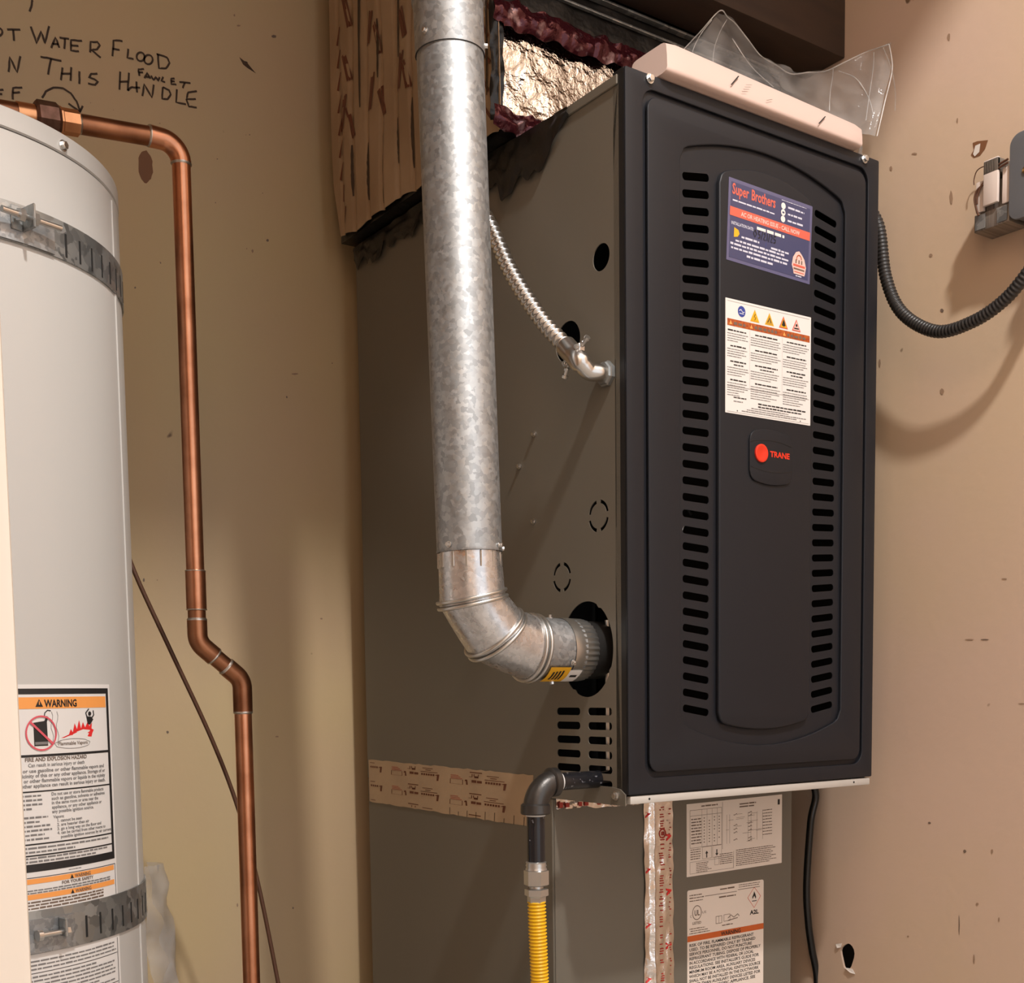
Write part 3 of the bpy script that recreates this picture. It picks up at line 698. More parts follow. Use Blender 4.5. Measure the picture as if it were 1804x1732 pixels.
for k in range(16):
    v0 = .02 + k * .0335
    for c0, c1 in ((.50, .68), (.84, .93)):
        for j in range(5):
            if rd.random() < .75: FT.rect('redprint', c0 + rd.uniform(0, .05), v0 + j * .0058, c1 - rd.uniform(0, .08), v0 + j * .0058 + .0030)
    if k % 4 == 2: FT.poly('red', [(.74, v0), (.93, v0 + .004), (.93, v0 + .008), (.74, v0 + .018), (.74, v0 + .012), (.82, v0 + .007), (.74, v0 + .005)])
    if k % 4 == 0: FT.poly('red', [(.03, v0 + .010), (.20, v0 + .014), (.03, v0 + .025), (.03, v0 + .020), (.12, v0 + .014)])
for k in range(12):
    a0, a1_ = k * math.pi / 6, (k + 1) * math.pi / 6
    FT.poly('redprint', [(.60 + r_ * .13 * math.cos(a_), .085 + r_ * .0125 * math.sin(a_)) for r_, a_ in ((1, a0), (1, a1_), (.72, a1_), (.72, a0))])
FT.rect('redprint', .55, .080, .60, .090); FT.rect('redprint', .62, .080, .66, .090)
FT.build(ft)
# foil strip along the top of the coil front, showing below the overhang
hw_ = crumple_sheet('foil_tape', 44, 6, lambda u, v: Vector((.004 + .150 * u, YCF - .0016 - .0014 * (1 + hn(u * 30, v * 5)), Z0 - .001 - v * (.0155 + .002 * hn(u * 9, 3)) )), M['foilrib'], coil)
FT2 = Print(lambda u, v, c: Vector((.004 + .150 * u, YCF - .0046 - c, Z0 - .001 - v * .0145)), .0002)
for k in range(14):
    if k % 3 != 2: FT2.rect('redprint', .02 + k * .07, .35 + .1 * (k % 2), .06 + k * .07, .85)
FT2.build(hw_)
# wiring diagram sticker
l1w, l1h = .1935, .1032
L1 = lambda a, b, c: Vector((.2335 + a, YCF - .0006 - c, -.1392 + b + a * .013))
lab = sticker('wiring_label', l1w, l1h, L1, M['cream'], coil, 'cream wiring diagram sticker')
P = Print(lambda a, b, c: L1(a, b, c + .00035), .0002); rd = random.Random(31)
P.words('softink', .028, .060, .0975, .0022, rd, 1, (3, 8)); P.rect('softink', .0695, .0330, .0700, .1010)
P.frame('softink', .006, .040, .068, .094, .0005); P.rect('softink', .006, .0855, .068, .0860); 
for x in (.0290, .0390, .0490, .0590): P.rect('softink', x, .040, x + .0004, .094)
for k in range(9):
    y = .080 - k * .0043; P.words('softink', .0085, .0280, y, .0019, rd)
    for x in (.0325, .0425, .0525, .0620):
        if rd.random() < .85: P.rect('softink', x, y + .0004, x + .0022, y + .0018)
P.frame('softink', .030, .0225, .0480, .0400, .0004); P.frame('softink', .050, .0225, .068, .0400, .0004)
P.poly('ink', [(.0375, .024), (.0395, .024), (.0395, .030), (.0415, .030), (.0385, .034), (.0355, .030), (.0375, .030)])
P.poly('ink', [(.0575, .034), (.0595, .034), (.0595, .0285), (.0615, .0285), (.0585, .0245), (.0555, .0285), (.0575, .0285)])
for k in range(5): P.words('softink', .007, .0265, .037 - k * .0033, .0014, rd)
P.words('softink', .104, .138, .0945, .0022, rd, 1, (4, 9)); P.words('softink', .104, .136, .0905, .0022, rd, 1, (4, 9)); P.rect('ink', .1840, .0885, .1885, .0965)
for x in (.078, .084, .1215, .1275, .140, .152): P.rect('softink', x, .040, x + .0004, .082)
for k, (x, y) in enumerate([(.092, .0805), (.092, .0650), (.092, .0595), (.092, .0545), (.092, .0440), (.122, .0815), (.122, .0770), (.122, .0660), (.122, .0610), (.122, .0555), (.122, .0445), (.122, .0405)]):
    P.stroke('softink', [(x, y), (x + .003, y), (x + .006, y + .0018), (x + .0075, y)], .0010)
for k in range(16):
    y = rd.uniform(.038, .084); x = rd.uniform(.076, .165); P.rect('softink', x, y, x + rd.uniform(.006, .022), y + .0004)
for k in range(9): P.words('softink', .152, .172, .082 - k * .0045, .0013, rd)
P.frame('softink', .006, .0035, .092, .0205, .0004); P.rect('softink', .092, .003, .0924, .028)
for k in range(6): P.words('softink', .018, .050 - rd.uniform(0, .012), .0170 - k * .0025, .0011, rd); P.words('softink', .064, .090, .0255 - k * .0028, .0012, rd)
P.frame('softink', .054, .0115, .0625, .0235, .0004)
for k in range(9): P.words('softink', .097, .182 - rd.uniform(0, .02), .0280 - k * .0028, .0012, rd, 1, (2, 6))
P.build(lab)
# refrigerant warning sticker
l2w, l2h = .1540, .195
L2 = lambda a, b, c: Vector((.2345 + a, YCF - .0006 - c, -.3535 + b + a * .004))
lab = sticker('refrigerant_label', l2w, l2h, L2, M['cream'], coil, 'cream refrigerant warning sticker with orange bands', .003)
P = Print(lambda a, b, c: L2(a, b, c + .00035), .0002); rd = random.Random(32); T_ = l2h
for k, (a, b) in enumerate(((.004, .028), (.004, .032), (.004, .030))): P.words('softink', a, b, T_ - .0085 - k * .0040, .0016, rd)
P.words('softink', .064, .094, T_ - .0060, .0022, rd, 1, (5, 9)); P.rect('softink', .034, T_ - .0120, .098, T_ - .0112)
P.words('softink', .102, .146, T_ - .0035, .0012, rd); P.words('softink', .102, .144, T_ - .0065, .0012, rd); P.rect('softink', .100, T_ - .0100, .146, T_ - .0092)
P.words('softink', .062, .096, T_ - .0175, .0022, rd, 1, (4, 8))
P.stroke('softink', circ(.0185, T_ - .0335, .0085, 24, .0100), .0011, closed=True); P.text('softink', 'UL', .0135, T_ - .0375, .0110, bold=.0003, width=.0100)
P.text('softink', 'US', .0285, T_ - .0360, .0050, width=.0075); P.text('softink', 'C', .0050, T_ - .0395, .0048)
P.text('softink', 'LISTED', .0095, T_ - .0500, .0052, bold=.0001, width=.0170)
for k, (a, b) in enumerate(((.004, .034), (.006, .040), (.004, .044))): P.words('softink', a, b, T_ - .0565 - k * .0033, .0013, rd)
P.frame('softink', .0555, T_ - .0545, .0680, T_ - .0435, .0007); P.rect('softink', .0615, T_ - .0545, .0620, T_ - .0435); P.frame('softink', .0715, T_ - .0530, .0845, T_ - .0430, .0006)
P.stroke('softink', [(.080, T_ - .0490), (.086, T_ - .0450), (.092, T_ - .0490), (.100, T_ - .0450), (.103, T_ - .0485)], .0012); P.stroke('softink', [(.080, T_ - .0525), (.100, T_ - .0505)], .0012)
P.words('softink', .068, .090, T_ - .0590, .0016, rd)
P.stroke('coral', [(.1340, T_ - .0095), (.1475, T_ - .0240), (.1340, T_ - .0400), (.1205, T_ - .0240)], .0011, 1, True)
P.poly('ink', [(.1305, T_ - .0270), (.1300, T_ - .0235), (.1325, T_ - .0195), (.1340, T_ - .0155), (.1365, T_ - .0200), (.1380, T_ - .0245), (.1370, T_ - .0275), (.1355, T_ - .0245), (.1340, T_ - .0220), (.1325, T_ - .0245)]); P.rect('ink', .1295, T_ - .0305, .1390, T_ - .0293)
P.text('ink', 'A2L', .1255, T_ - .0495, .0088, bold=.0003, width=.0185)
P.rect('deeporange', 0, T_ - .0740, l2w, T_ - .0655); P.text('ink', 'WARNING', .066, T_ - .0730, .0082, bold=.0002, width=.040, lay=2)
lines = ['RISK OF FIRE. FLAMMABLE REFRIGERANT', 'USED. TO BE REPAIRED ONLY BY TRAINED', 'SERVICE PERSONNEL. DO NOT PUNCTURE', 'REFRIGERANT TUBING. DISPOSE OF PROPERLY', 'IN ACCORDANCE WITH FEDERAL OR LOCAL', "REGULATIONS. SEE INSTALLER'S GUIDE FOR", 'MINIMUM ROOM AREA. AUXILIARY DEVICES', 'WHICH MAY BE A POTENTIAL IGNITION SOURCE', 'SHALL NOT BE INSTALLED IN THE DUCTWORK', 'OTHER THAN AUXILIARY DEVICES LISTED FOR', 'USE WITH THE SPECIFIC APPLIANCE. SEE', 'INSTRUCTIONS']
for k, t in enumerate(lines): P.text('ink', t, .0035, T_ - .0815 - k * .0064, .0062, bold=.00012, width=.1440 * min(1, len(t) / 39.))
for k in range(4): P.words('softink', .046 if k < 3 else .004, .150 - rd.uniform(0, .01), T_ - .1590 - k * .0030, .0013, rd, 1, (2, 7)); P.words('softink', .004, .028, T_ - .1590 - k * .0030, .0012, rd)
P.rect('deeporange', 0, T_ - .1800, l2w, T_ - .1715); P.text('ink', 'WARNING', .066, T_ - .1790, .0082, bold=.0002, width=.040, lay=2)
for k in range(3): P.words('softink', .006, .14, T_ - .1850 - k * .0035, .0014, rd)
P.build(lab)

# ================================================================== SUPPLY DUCT on top of the furnace
X0, X1, YF = -.035, .478, .21
duct = empty('supply_duct', (.2, .43, TOP + .002), 'foil wrapped supply duct on top of the furnace', 'duct')
ZB = H + .0006
box('core', (X0 + .012, YF + .012, ZB), (X1, D + .004, 1.62), M['wrap_shade'], duct)
# left face: printed foil wrap, tan wall reflection in its colour, with vertical folds, its lower back corner pulled in
fold = [(.215, .0), (.262, .0), (.305, .0), (.345, .0), (.385, .0), (.425, .0), (.465, .0), (.510, .0), (.555, .0), (.600, .0), (.635, .0)]
def lface(u, v):
    y = D + .012 + (YF - .004 - D - .012) * u; z = ZB + .003 + v * .80
    if v < .10: y -= max(0, (y - .60)) * (.10 - v) * 3.0
    d_ = 0
    for k, (fy, _) in enumerate(fold):
        yy = fy + .004 * hn(k * 3.1, z * 9)
        d_ += .0052 * math.exp(-((y - yy) / .0042) ** 2) * (.45 + .55 * abs(hn(k * 5.3, z * 7 + 3)))
    return Vector((X0 + .006 - .006 * hn(y * 16, z * 6) * .5 + d_, y, z + .005 * hn(y * 22 + 3, 1) * (v == 0)))
lf = crumple_sheet('left_wrap', 150, 90, lface, M['reflfoil'], duct, nrm=(-1, 0, 0), th=.001)
LP = Print(lambda a, b, c: lface((a - D - .012) / (YF - .004 - D - .012), (b - ZB - .003) / .80) + Vector((-c - .0006, 0, 0)), .0003)
rd = random.Random(17)
CREASES = []
# lower zone: long dark creases; upper zone: slanted brown print in pairs
for k, (fy, _) in enumerate(fold[1:-1]):
    for z0, z1 in (((.84 + .02 * (k % 3)), .955 - .012 * (k % 2)),):
        pts = [(fy + .004 * hn(k * 3.1, z * 9), z) for z in [z0 + (z1 - z0) * i / 24 for i in range(25)]]; CREASES.append(pts)
for fy, z0, z1 in ((.455, 1.02, 1.30), (.345, 1.06, 1.30), (.575, 1.00, 1.3), (.52, 1.02, 1.1), (.262, .99, 1.18), (.235, .88, 1.20)):
    LP.stroke('crease', [(fy + .003 * hn(fy * 40, z * 11), z) for z in [z0 + (z1 - z0) * i / 20 for i in range(21)]], .0026) if False else CREASES.append([(fy + .003 * hn(fy * 40, z * 11), z) for z in [z0 + (z1 - z0) * i / 20 for i in range(21)]])
for i in range(10):
    for j in range(4):
        y = .255 + i * .042 + .012 * rd.uniform(-1, 1); z = .965 + j * .085 + .018 * (i % 2) + .010 * rd.uniform(-1, 1)
        if z > 1.04 and rd.random() < .45: continue
        if not (.235 < y < .63): continue
        s_ = -1 if i % 2 else 1
        for k in range(3): LP.stroke('brownprint', [(y + k * .0042, z), (y + k * .0042 + s_ * .014, z + .042 + .006 * rd.uniform(-1, 1))], .0044 if k != 1 else .0030)
for k in range(9):
    z = .85 + k * .033; LP.stroke('brownprint', [(.226 + .004 * (k % 2), z), (.244, z + .022)], .0042); LP.stroke('brownprint', [(.640, z), (.628, z + .022)], .0036)
LP.build(lf, 'wrap_printing')
for pts in CREASES:
    CP = Print(LP.mp, .0004); n_ = len(pts) - 1
    w0 = [.0010 + .0056 * math.sin(math.pi * min(1, (k + .6) / (n_ + 1))) ** .5 * (.75 + .25 * hn(k * .7, pts[0][0] * 50)) for k in range(n_ + 1)]
    CP._add('crease', [q for (a, b), w_ in zip(pts, w0) for q in ((a - w_ / 2, b), (a + w_ / 2, b))], [(2 * k, 2 * k + 1, 2 * k + 3, 2 * k + 2) for k in range(n_)], 1)
    CP.build(lf, 'fold_crease')
tube('edge_glint_wrap', [lface(.935, .18 + .13 * k / 8) + Vector((-.001, 0, 0)) for k in range(9)], .0014, M['foil'], duct, 6)
# front: crumpled mirror foil, maroon printed tape above and below, dark band with cleats
def ffoil(u, v):
    x = X0 + .002 + (X1 - X0 - .004) * u; z = .842 + .124 * v
    return Vector((x, YF + .004 - .0022 * hn(u * 16 + 5, v * 4) - .0006 * hn(u * 60, v * 17) - .0045 * hn(u * 5, v * 1.5), z))
crumple_sheet('front_foil', 150, 44, ffoil, M['foil'], duct)
crumple_sheet('top_tape', 140, 8, lambda u, v: Vector((X0 - .004 + (X1 - X0) * u, YF - .002 - .006 * abs(hn(u * 40, v * 3)) - .004 * math.sin(v * math.pi), .956 + .030 * v + .004 * hn(u * 26, 7 + v))), M['maroon'], duct)
crumple_sheet('bottom_tape', 140, 8, lambda u, v: Vector((X0 - .006 + (X1 - X0) * u, YF - .003 - .007 * abs(hn(u * 36, v * 3 + 20)) - .004 * math.sin(v * math.pi), ZB + .001 + .024 * v + .004 * hn(u * 26, 17 + v))), M['maroon'], duct)
crumple_sheet('corner_tape', 6, 60, lambda u, v: Vector((X0 - .004 + .016 * u, YF - .004 + (.006 * (1 - u)) - .003 * hn(u * 3, v * 30), ZB + .012 + v * .30)), M['wrap_shade'], duct)
crumple_sheet('upper_band', 60, 4, lambda u, v: Vector((X0 + .004 + (X1 - X0) * u, YF + .001 - .002 * hn(u * 20, v * 2), .986 + .050 * v)), M['wrap_shade'], duct)
for z, d_ in ((1.0285, .010), (1.0120, .006)):
    box('drive_cleat', (X0 + .01, YF - d_, z), (X1, YF - .0002, z + .0032), M['galvdull'], duct, bev=.0006)
# near-black flaps painted as the shade under the duct's ragged tape
def flap(u, v):  # lies on the furnace cabinet
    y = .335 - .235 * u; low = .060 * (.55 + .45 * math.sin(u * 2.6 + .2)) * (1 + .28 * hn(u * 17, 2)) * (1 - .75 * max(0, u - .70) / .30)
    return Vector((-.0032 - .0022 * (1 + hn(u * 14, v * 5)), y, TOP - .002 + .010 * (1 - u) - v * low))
fl = crumple_sheet('shade_flap', 60, 12, flap, M['wrap_shade'], furnace, nrm=(-1, 0, 0))
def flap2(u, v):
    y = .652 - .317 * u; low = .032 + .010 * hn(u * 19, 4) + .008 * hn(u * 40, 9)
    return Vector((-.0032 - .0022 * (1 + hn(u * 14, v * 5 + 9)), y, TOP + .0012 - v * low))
crumple_sheet('shade_flap', 60, 10, flap2, M['wrap_shade'], furnace, nrm=(-1, 0, 0))

# ================================================================== FLUE
fx, fy0, fz, FR = -.1690, .0775, .174, .0368
flue = empty('flue_pipe', (fx, fy0, fz), 'galvanised vent pipe rising from an elbow on the furnace side', 'vent pipe')
tilt = Vector((-.0285, .0, 1)).normalized()
A0 = Vector((fx, fy0, .285))                       # lower end of the straight pipe
def ax(z): return A0 + tilt * ((z - A0.z) / tilt.z)
z1 = at(790, 92, Y=fy0).z
z0_ = at(829, 974, Y=fy0).z
turned('straight_pipe', ax(z0_), tilt, [(0, FR + .0006), (.0015, FR + .0010), (.004, FR + .0004), (z1 - z0_ - .001, FR), (z1 - z0_, FR - .0004)], M['galv'], flue, 48, caps=False)
turned('upper_pipe', ax(z1 - .004), tilt, [(0, FR + .0012), (.003, FR + .0014), (.052, FR + .0014), (.054, FR + .0030), (.058, FR + .0032), (.062, FR + .0014), (.40, FR + .0014)], M['galv'], flue, 48, caps=False)
# four-gore elbow: rings of an adjustable elbow turned from up to sideways
cpts = [(Vector((fx, fy0, .290)), tilt.copy())]
def ringp(c, n, r, seg=40):
    n = n.normalized(); u = Vector((0, 1, 0)); w_ = n.cross(u).normalized()
    return [c + u * (r * math.cos(2 * math.pi * k / seg)) + w_ * (r * math.sin(2 * math.pi * k / seg)) for k in range(seg)]
jc = [Vector((fx, fy0, .2900)), Vector((fx + .0015, fy0, .2270)), Vector((-.1480, fy0, .1905)), Vector((-.1050, fy0, .1745)), Vector((-.0620, fy0, .1735)), Vector((-.0300, fy0, .1730))]
jn = [Vector((0, 0, -1)), Vector((.30, 0, -1)), Vector((.80, 0, -.72)), Vector((1, 0, -.16)), Vector((1, 0, 0)), Vector((1, 0, 0))]
jr = [FR - .0006, FR + .0018, FR + .0022, FR + .0014, FR + .0008, FR]
jc = [at(829, 985, Y=fy0), at(832, 1056, Y=fy0), at(873, 1118, Y=fy0), at(933, 1142, Y=fy0), at(1003, 1144, Y=fy0), at(1040, 1145, Y=fy0)]
jc[0] = ax(z0_ + .010); jc[4].z = jc[5].z = fz
jn = [-tilt, Vector((.24, 0, -1)), Vector((.95, 0, -1)), Vector((1, 0, -.12)), Vector((1, 0, 0)), Vector((1, 0, 0))]
seg = 40
for i in range(4):
    v = []
    steps = 6
    for s_ in range(steps + 1):
        t = s_ / steps; c = jc[i].lerp(jc[i + 1], t); n = jn[i].normalized().lerp(jn[i + 1].normalized(), t)
        r = jr[i] + (jr[i + 1] - jr[i]) * t
        if 0 < s_ < steps: r -= .0006
        rp = ringp(c, n, r, seg)
        if i == 0 and s_ == 0: rp = ringp(c, n, r - .0009, seg)
        v += rp
    f = [(a * seg + k, a * seg + (k + 1) % seg, (a + 1) * seg + (k + 1) % seg, (a + 1) * seg + k) for a in range(steps) for k in range(seg)]
    mk('elbow_gore', v, f, M['elbow'] if i < 3 else M['galv'], flue, 50)
for i, rr in ((1, .0030), (2, .0030), (3, .0032)):
    for off in (-.0035, .0035):
        c = jc[i] + jn[i].normalized() * off; rp = ringp(c, jn[i], jr[i] + .0012, 40)
        v, f = tube_vf(rp + [rp[0], rp[1]], rr * .75, 8, False); mk('elbow_seam', v, f, M['seam'], flue, 60)
# crimped collar and the flue box stub inside the opening
v = []; N = 72
for t, dr in ((0, .0014), (.012, .0014), (.016, .0006), (.030, .0004), (.036, -.0006)):
    for k in range(N):
        a = 2 * math.pi * k / N; r = FR + dr + (.0007 * math.cos(k * math.pi) if t > .013 else 0)
        v.append(Vector((jc[4].x - .018 + t, fy0 + r * math.cos(a), fz + r * math.sin(a))))
mk('crimped_collar', v, [(a * N + k, a * N + (k + 1) % N, (a + 1) * N + (k + 1) % N, (a + 1) * N + k) for a in range(4) for k in range(N)], M['seam'], flue, 25)
for k in range(14):                       # crimp dents at the top of the elbow
    a = 2 * math.pi * k / 14; c = ax(z0_ - .0005) + Vector((math.cos(a) * (FR - .0008), math.sin(a) * (FR - .0008), 0)); mk('crimp', *box_vf(c + Vector((-.0012, -.0012, -.018)), c + Vector((.0012, .0012, 0)), .0008, 1), M['seam'], flue)
for z_, angs in ((z0_ + .006, (200, 300, 345)), (z1 + .008, (195, 330))):
    for a in angs:
        d_ = Vector((math.cos(math.radians(a)), math.sin(math.radians(a)), 0)); screw(ax(z_) + d_ * (FR + .0006), d_, flue, SMALLSCREW)
for x, a in ((-.060, 100), (-.048, 205), (-.058, 262)):
    d_ = Vector((0, math.cos(math.radians(a)), math.sin(math.radians(a)))); screw(Vector((x, fy0, fz)) + d_ * (FR + .0008), d_, flue, SMALLSCREW)
# yellow sticker wrapped on the underside of the collar
YL = lambda a, b, c: Vector((jc[3].x + .008 + a, fy0 + (FR + .0018 + c) * math.cos(math.radians(196 + b)), fz + (FR + .0018 + c) * math.sin(math.radians(196 + b))))
P = Print(YL, .0003)
def cgrid(P_, ink, a0, b0, a1, b1, lay, n=8):
    for k in range(n): P_.rect(ink, a0, b0 + (b1 - b0) * k / n, a1, b0 + (b1 - b0) * (k + 1) / n, lay)
cgrid(P, 'yellow', .0, 18, .030, 62, 1); cgrid(P, 'white', .030, 24, .048, 62, 1)
for k in range(4): cgrid(P, 'ink', .006 + k * .0045, 28 - k, .0085 + k * .0045, 50, 2, 4)
cgrid(P, 'ink', .034, 36, .044, 42, 2, 2)
P.build(flue, 'yellow_sticker')

# ================================================================== FLEXIBLE METAL CONDUIT on the furnace side
cond = empty('metal_flex_conduit', (-.02, .04, .494), 'silver corrugated metal conduit entering the furnace side panel', 'conduit')
hub = Vector((0, .0345, .4945))
pth = spline([(-.060, .265, .80), at(862, 395, X=-.052), at(900, 478, X=-.048), at(952, 560, X=-.043), at(1000, 614, X=-.038)], 24)
pth = resample(pth, .0009)
tube('armour', pth, [.0084 + .0019 * math.sin(i * .0009 / .0090 * 2 * math.pi) for i in range(len(pth))], M['flex'], cond, 20, smooth=70)
e0 = pth[-1]; dirn = (pth[-1] - pth[-6]).normalized()
e1 = e0 + dirn * .030
el = spline([e0 - dirn * .004, e0 + dirn * .012, e1, Vector((-.024, hub.y + .004, hub.z + .001)), Vector((-.012, hub.y, hub.z)), hub + Vector((-.001, 0, 0))], 8)
tube('angle_connector', el, [.0108 + (.0016 if i < 18 else 0) - .0018 * max(0, (i - 22) / 18) for i in range(len(el))], M['flex'], cond, 24, smooth=60)
turned('locknut', hub + Vector((-.0002, 0, 0)), (-1, 0, 0), [(0, .0150), (.0045, .0150), (.0055, .0135), (.0080, .0125)], M['galvdull'], cond, 8, 20)
up_ = dirn.cross(Vector((-1, 0, 0))).normalized()
for s_ in (1, -1):
    c = e0 + dirn * (.014 if s_ > 0 else .020) + up_ * (.0125 * s_)
    mk('clamp_ear', *box_vf(c - Vector((.005, .0035, .005)), c + Vector((.005, .0035, .005)), .0018, 2), M['flex'], cond)
    screw(c + up_ * (.0042 * s_), up_ * s_, cond, SMALLSCREW); screw(c + Vector((-.005, 0, 0)), (-1, -.3, 0), cond, SMALLSCREW)
    turned('clamp_screw', c + Vector((.0, 0, .0)), up_ * s_ + dirn * .2, [(0, .0022), (.013, .0022), (.0131, .0036), (.0165, .0036)], M['steel'], cond, 10)

# ================================================================== GAS LINE
gy, gz = .058, .0165
gas = empty('gas_pipe', (-.094, gy, -.08), 'black iron gas pipe with elbow entering the furnace louvres', 'pipe')
gx = -.0945
turned('horizontal_nipple', (.03, gy, gz), (-1, 0, 0), [(0, .0107), (.095, .0107)], M['blackpipe'], gas, 24)
turned('thread_tape', (-.058, gy, gz), (-1, 0, 0), [(0, .0106), (.001, .0118), (.006, .0121), (.007, .011)], M['ptfe'], gas, 24)
ep = [Vector((-.064, gy, gz))] + [Vector((-.0645, gy, gz)) + Vector((-.030 * math.sin(t), 0, -.030 * (1 - math.cos(t)))) for t in [math.pi / 2 * k / 12 for k in range(13)]] + [Vector((gx, gy, gz - .031))]
tube('elbow', ep, .0148, M['iron'], gas, 28)
turned('elbow_bead', (-.064, gy, gz), (-1, 0, 0), [(0, .0160), (.001, .0175), (.009, .0175), (.0105, .0150)], M['iron'], gas, 32)
turned('elbow_bead', (gx, gy, gz - .0235), (0, 0, -1), [(0, .0150), (.002, .0175), (.0115, .0180), (.013, .0165)], M['iron'], gas, 32)
turned('thread_tape', (gx, gy, gz - .036), (0, 0, -1), [(0, .0115), (.0025, .0118), (.003, .0108)], M['ptfe'], gas, 24)
turned('vertical_nipple', (gx, gy, gz - .034), (0, 0, -1), [(0, .0107), (.062, .0107)], M['blackpipe'], gas, 24)
gf = empty('gas_connector', (gx, gy, -.12), 'yellow corrugated gas connector with plated hex fittings', 'gas hose')
turned('adapter', (gx, gy, gz - .0925), (0, 0, -1), [(0, .0106), (.001, .0124), (.003, .0116), (.005, .0126), (.007, .0116), (.009, .0128), (.0105, .0128)], M['fitting'], gf, 28, 60)
turned('hex_nut', (gx, gy, gz - .1025), (0, 0, -1), [(0, .0125), (.0012, .0150), (.0180, .0150), (.0192, .0128)], M['fitting'], gf, 6, 20)
turned('union_neck', (gx, gy, gz - .1215), (0, 0, -1), [(0, .0085), (.0035, .0085)], M['fitting'], gf, 20)
turned('flare_nut', (gx, gy, gz - .1248), (0, 0, -1), [(0, .0115), (.001, .0144), (.0085, .0144), (.0095, .0118), (.0105, .0112), (.0165, .0112)], M['fitting'], gf, 6, 20)
zt_ = gz - .1405
pth = resample(spline([(gx, gy, zt_), (gx + .0015, gy, zt_ - .05), (gx + .0048, gy + .001, zt_ - .12), (gx + .012, gy + .006, zt_ - .24), (gx + .02, gy + .01, ZF + .06)], 24), .0006)
tube('yellow_hose', pth, [.0103 + .0010 * math.sin(i * .0006 / .0042 * 2 * math.pi) for i in range(len(pth))], M['gasyellow'], gf, 20, smooth=70)
tube('shutoff_stub', [(gx + .02, gy + .01, ZF + .062), (gx + .02, gy + .01, ZF)], .012, M['iron'], gf, 16)

# ================================================================== WATER HEATER
TX, TY, TR = -.678, .465, .235
tank = empty('water_heater', (TX, TY, ZF), 'grey cylindrical water heater with warning label and metal straps', 'water heater')
turned('tank_jacket', (TX, TY, ZF), (0, 0, 1), [(0, TR - .004), (.02, TR), (1.2955, TR)], M['tank'], tank, 128)
turned('seam_gap', (TX, TY, ZF + 1.2955), (0, 0, 1), [(0, TR - .002), (.0022, TR - .002)], M['tankseam'], tank, 128)
turned('top_cap', (TX, TY, ZF + 1.2975), (0, 0, 1), [(0, TR - .001), (.0012, TR + .0006), (.0200, TR + .0006), (.0212, TR - .0010), (.030, TR - .05), (.034, .02)], M['tank'], tank, 128)
def tk(ang, z, c=0): a = math.radians(ang); return Vector((TX + (TR + c) * math.cos(a), TY + (TR + c) * math.sin(a), z))
screw(tk(-57, .7055), tk(-57, 0, 1) - tk(-57, 0), tank)
# vertical jacket seam
for a in (-31.0,):
    g = G()
    for k in range(2): pass
    v = [tk(a + da, z, c) for z in (ZF + .02, .69) for da, c in ((-1.0, 0), (-.7, .0012), (.7, .0012), (1.0, 0))]
    mk('jacket_seam', v, [(0, 1, 5, 4), (1, 2, 6, 5), (2, 3, 7, 6), (0, 3, 7, 4)], M['tank'], tank)
# warning label, wrapped round the jacket: s = metres left of its right edge
RE = -47.3
def onTank(zb): return lambda a, b, c: tk(RE + math.degrees(a / TR), zb + b, .0004 + c)
def curved(name, x0, x1, y0, y1, mp, material, parent, label, t=.0004, n=24):
    v = []; f = []
    for i in range(n + 1):
        x = x0 + (x1 - x0) * i / n
        v += [mp(x, y0, 0), mp(x, y1, 0), mp(x, y0, -t), mp(x, y1, -t)]
    for i in range(n):
        a = 4 * i; f += [(a, a + 4, a + 5, a + 1), (a + 2, a + 3, a + 7, a + 6), (a + 1, a + 5, a + 7, a + 3), (a, a + 2, a + 6, a + 4)]
    f += [(0, 1, 3, 2), (4 * n, 4 * n + 2, 4 * n + 3, 4 * n + 1)]
    return tag(mk(name, v, f, material, parent, 40), label)
LW = .230; zb = -.330
mp = onTank(zb); Tt = .1385 - zb
lab = curved('warning_label', -LW, .0022, 0, Tt, mp, M['white'], tank, 'white fire warning label with black frame and orange bands')
P = Print(mp, .0003); z_ = lambda z: z - zb; rd = random.Random(41)
P.rect('ink', -LW + .004, z_(.1283), -.0015, z_(.1342), 1, 20); P.rect('ink', -LW + .004, z_(-.0588), -.0015, z_(-.0505), 1, 20)
P.rect('ink', -.0058, z_(-.0505), -.0015, z_(.1283), 1)
P.rect('orange', -LW + .006, z_(.1130), -.0070, z_(.1252), 1, 20)
P.poly('ink', [(-.1064, z_(.1150)), (-.0976, z_(.1150)), (-.1019, z_(.1232))], 2); P.rect('orange', -.1024, z_(.1172), -.1014, z_(.1208), 3)
P.text('ink', 'WARNING', -.0958, z_(.1148), .0108, bold=.0003, width=.0415, lay=2)
for z, t in ((.0650, .0026), (.0268, .0015), (-.0288, .0015), (-.0408, .0015)): P.rect('ink', -LW + .006, z_(z) - t, -.0058, z_(z), 1, 20)
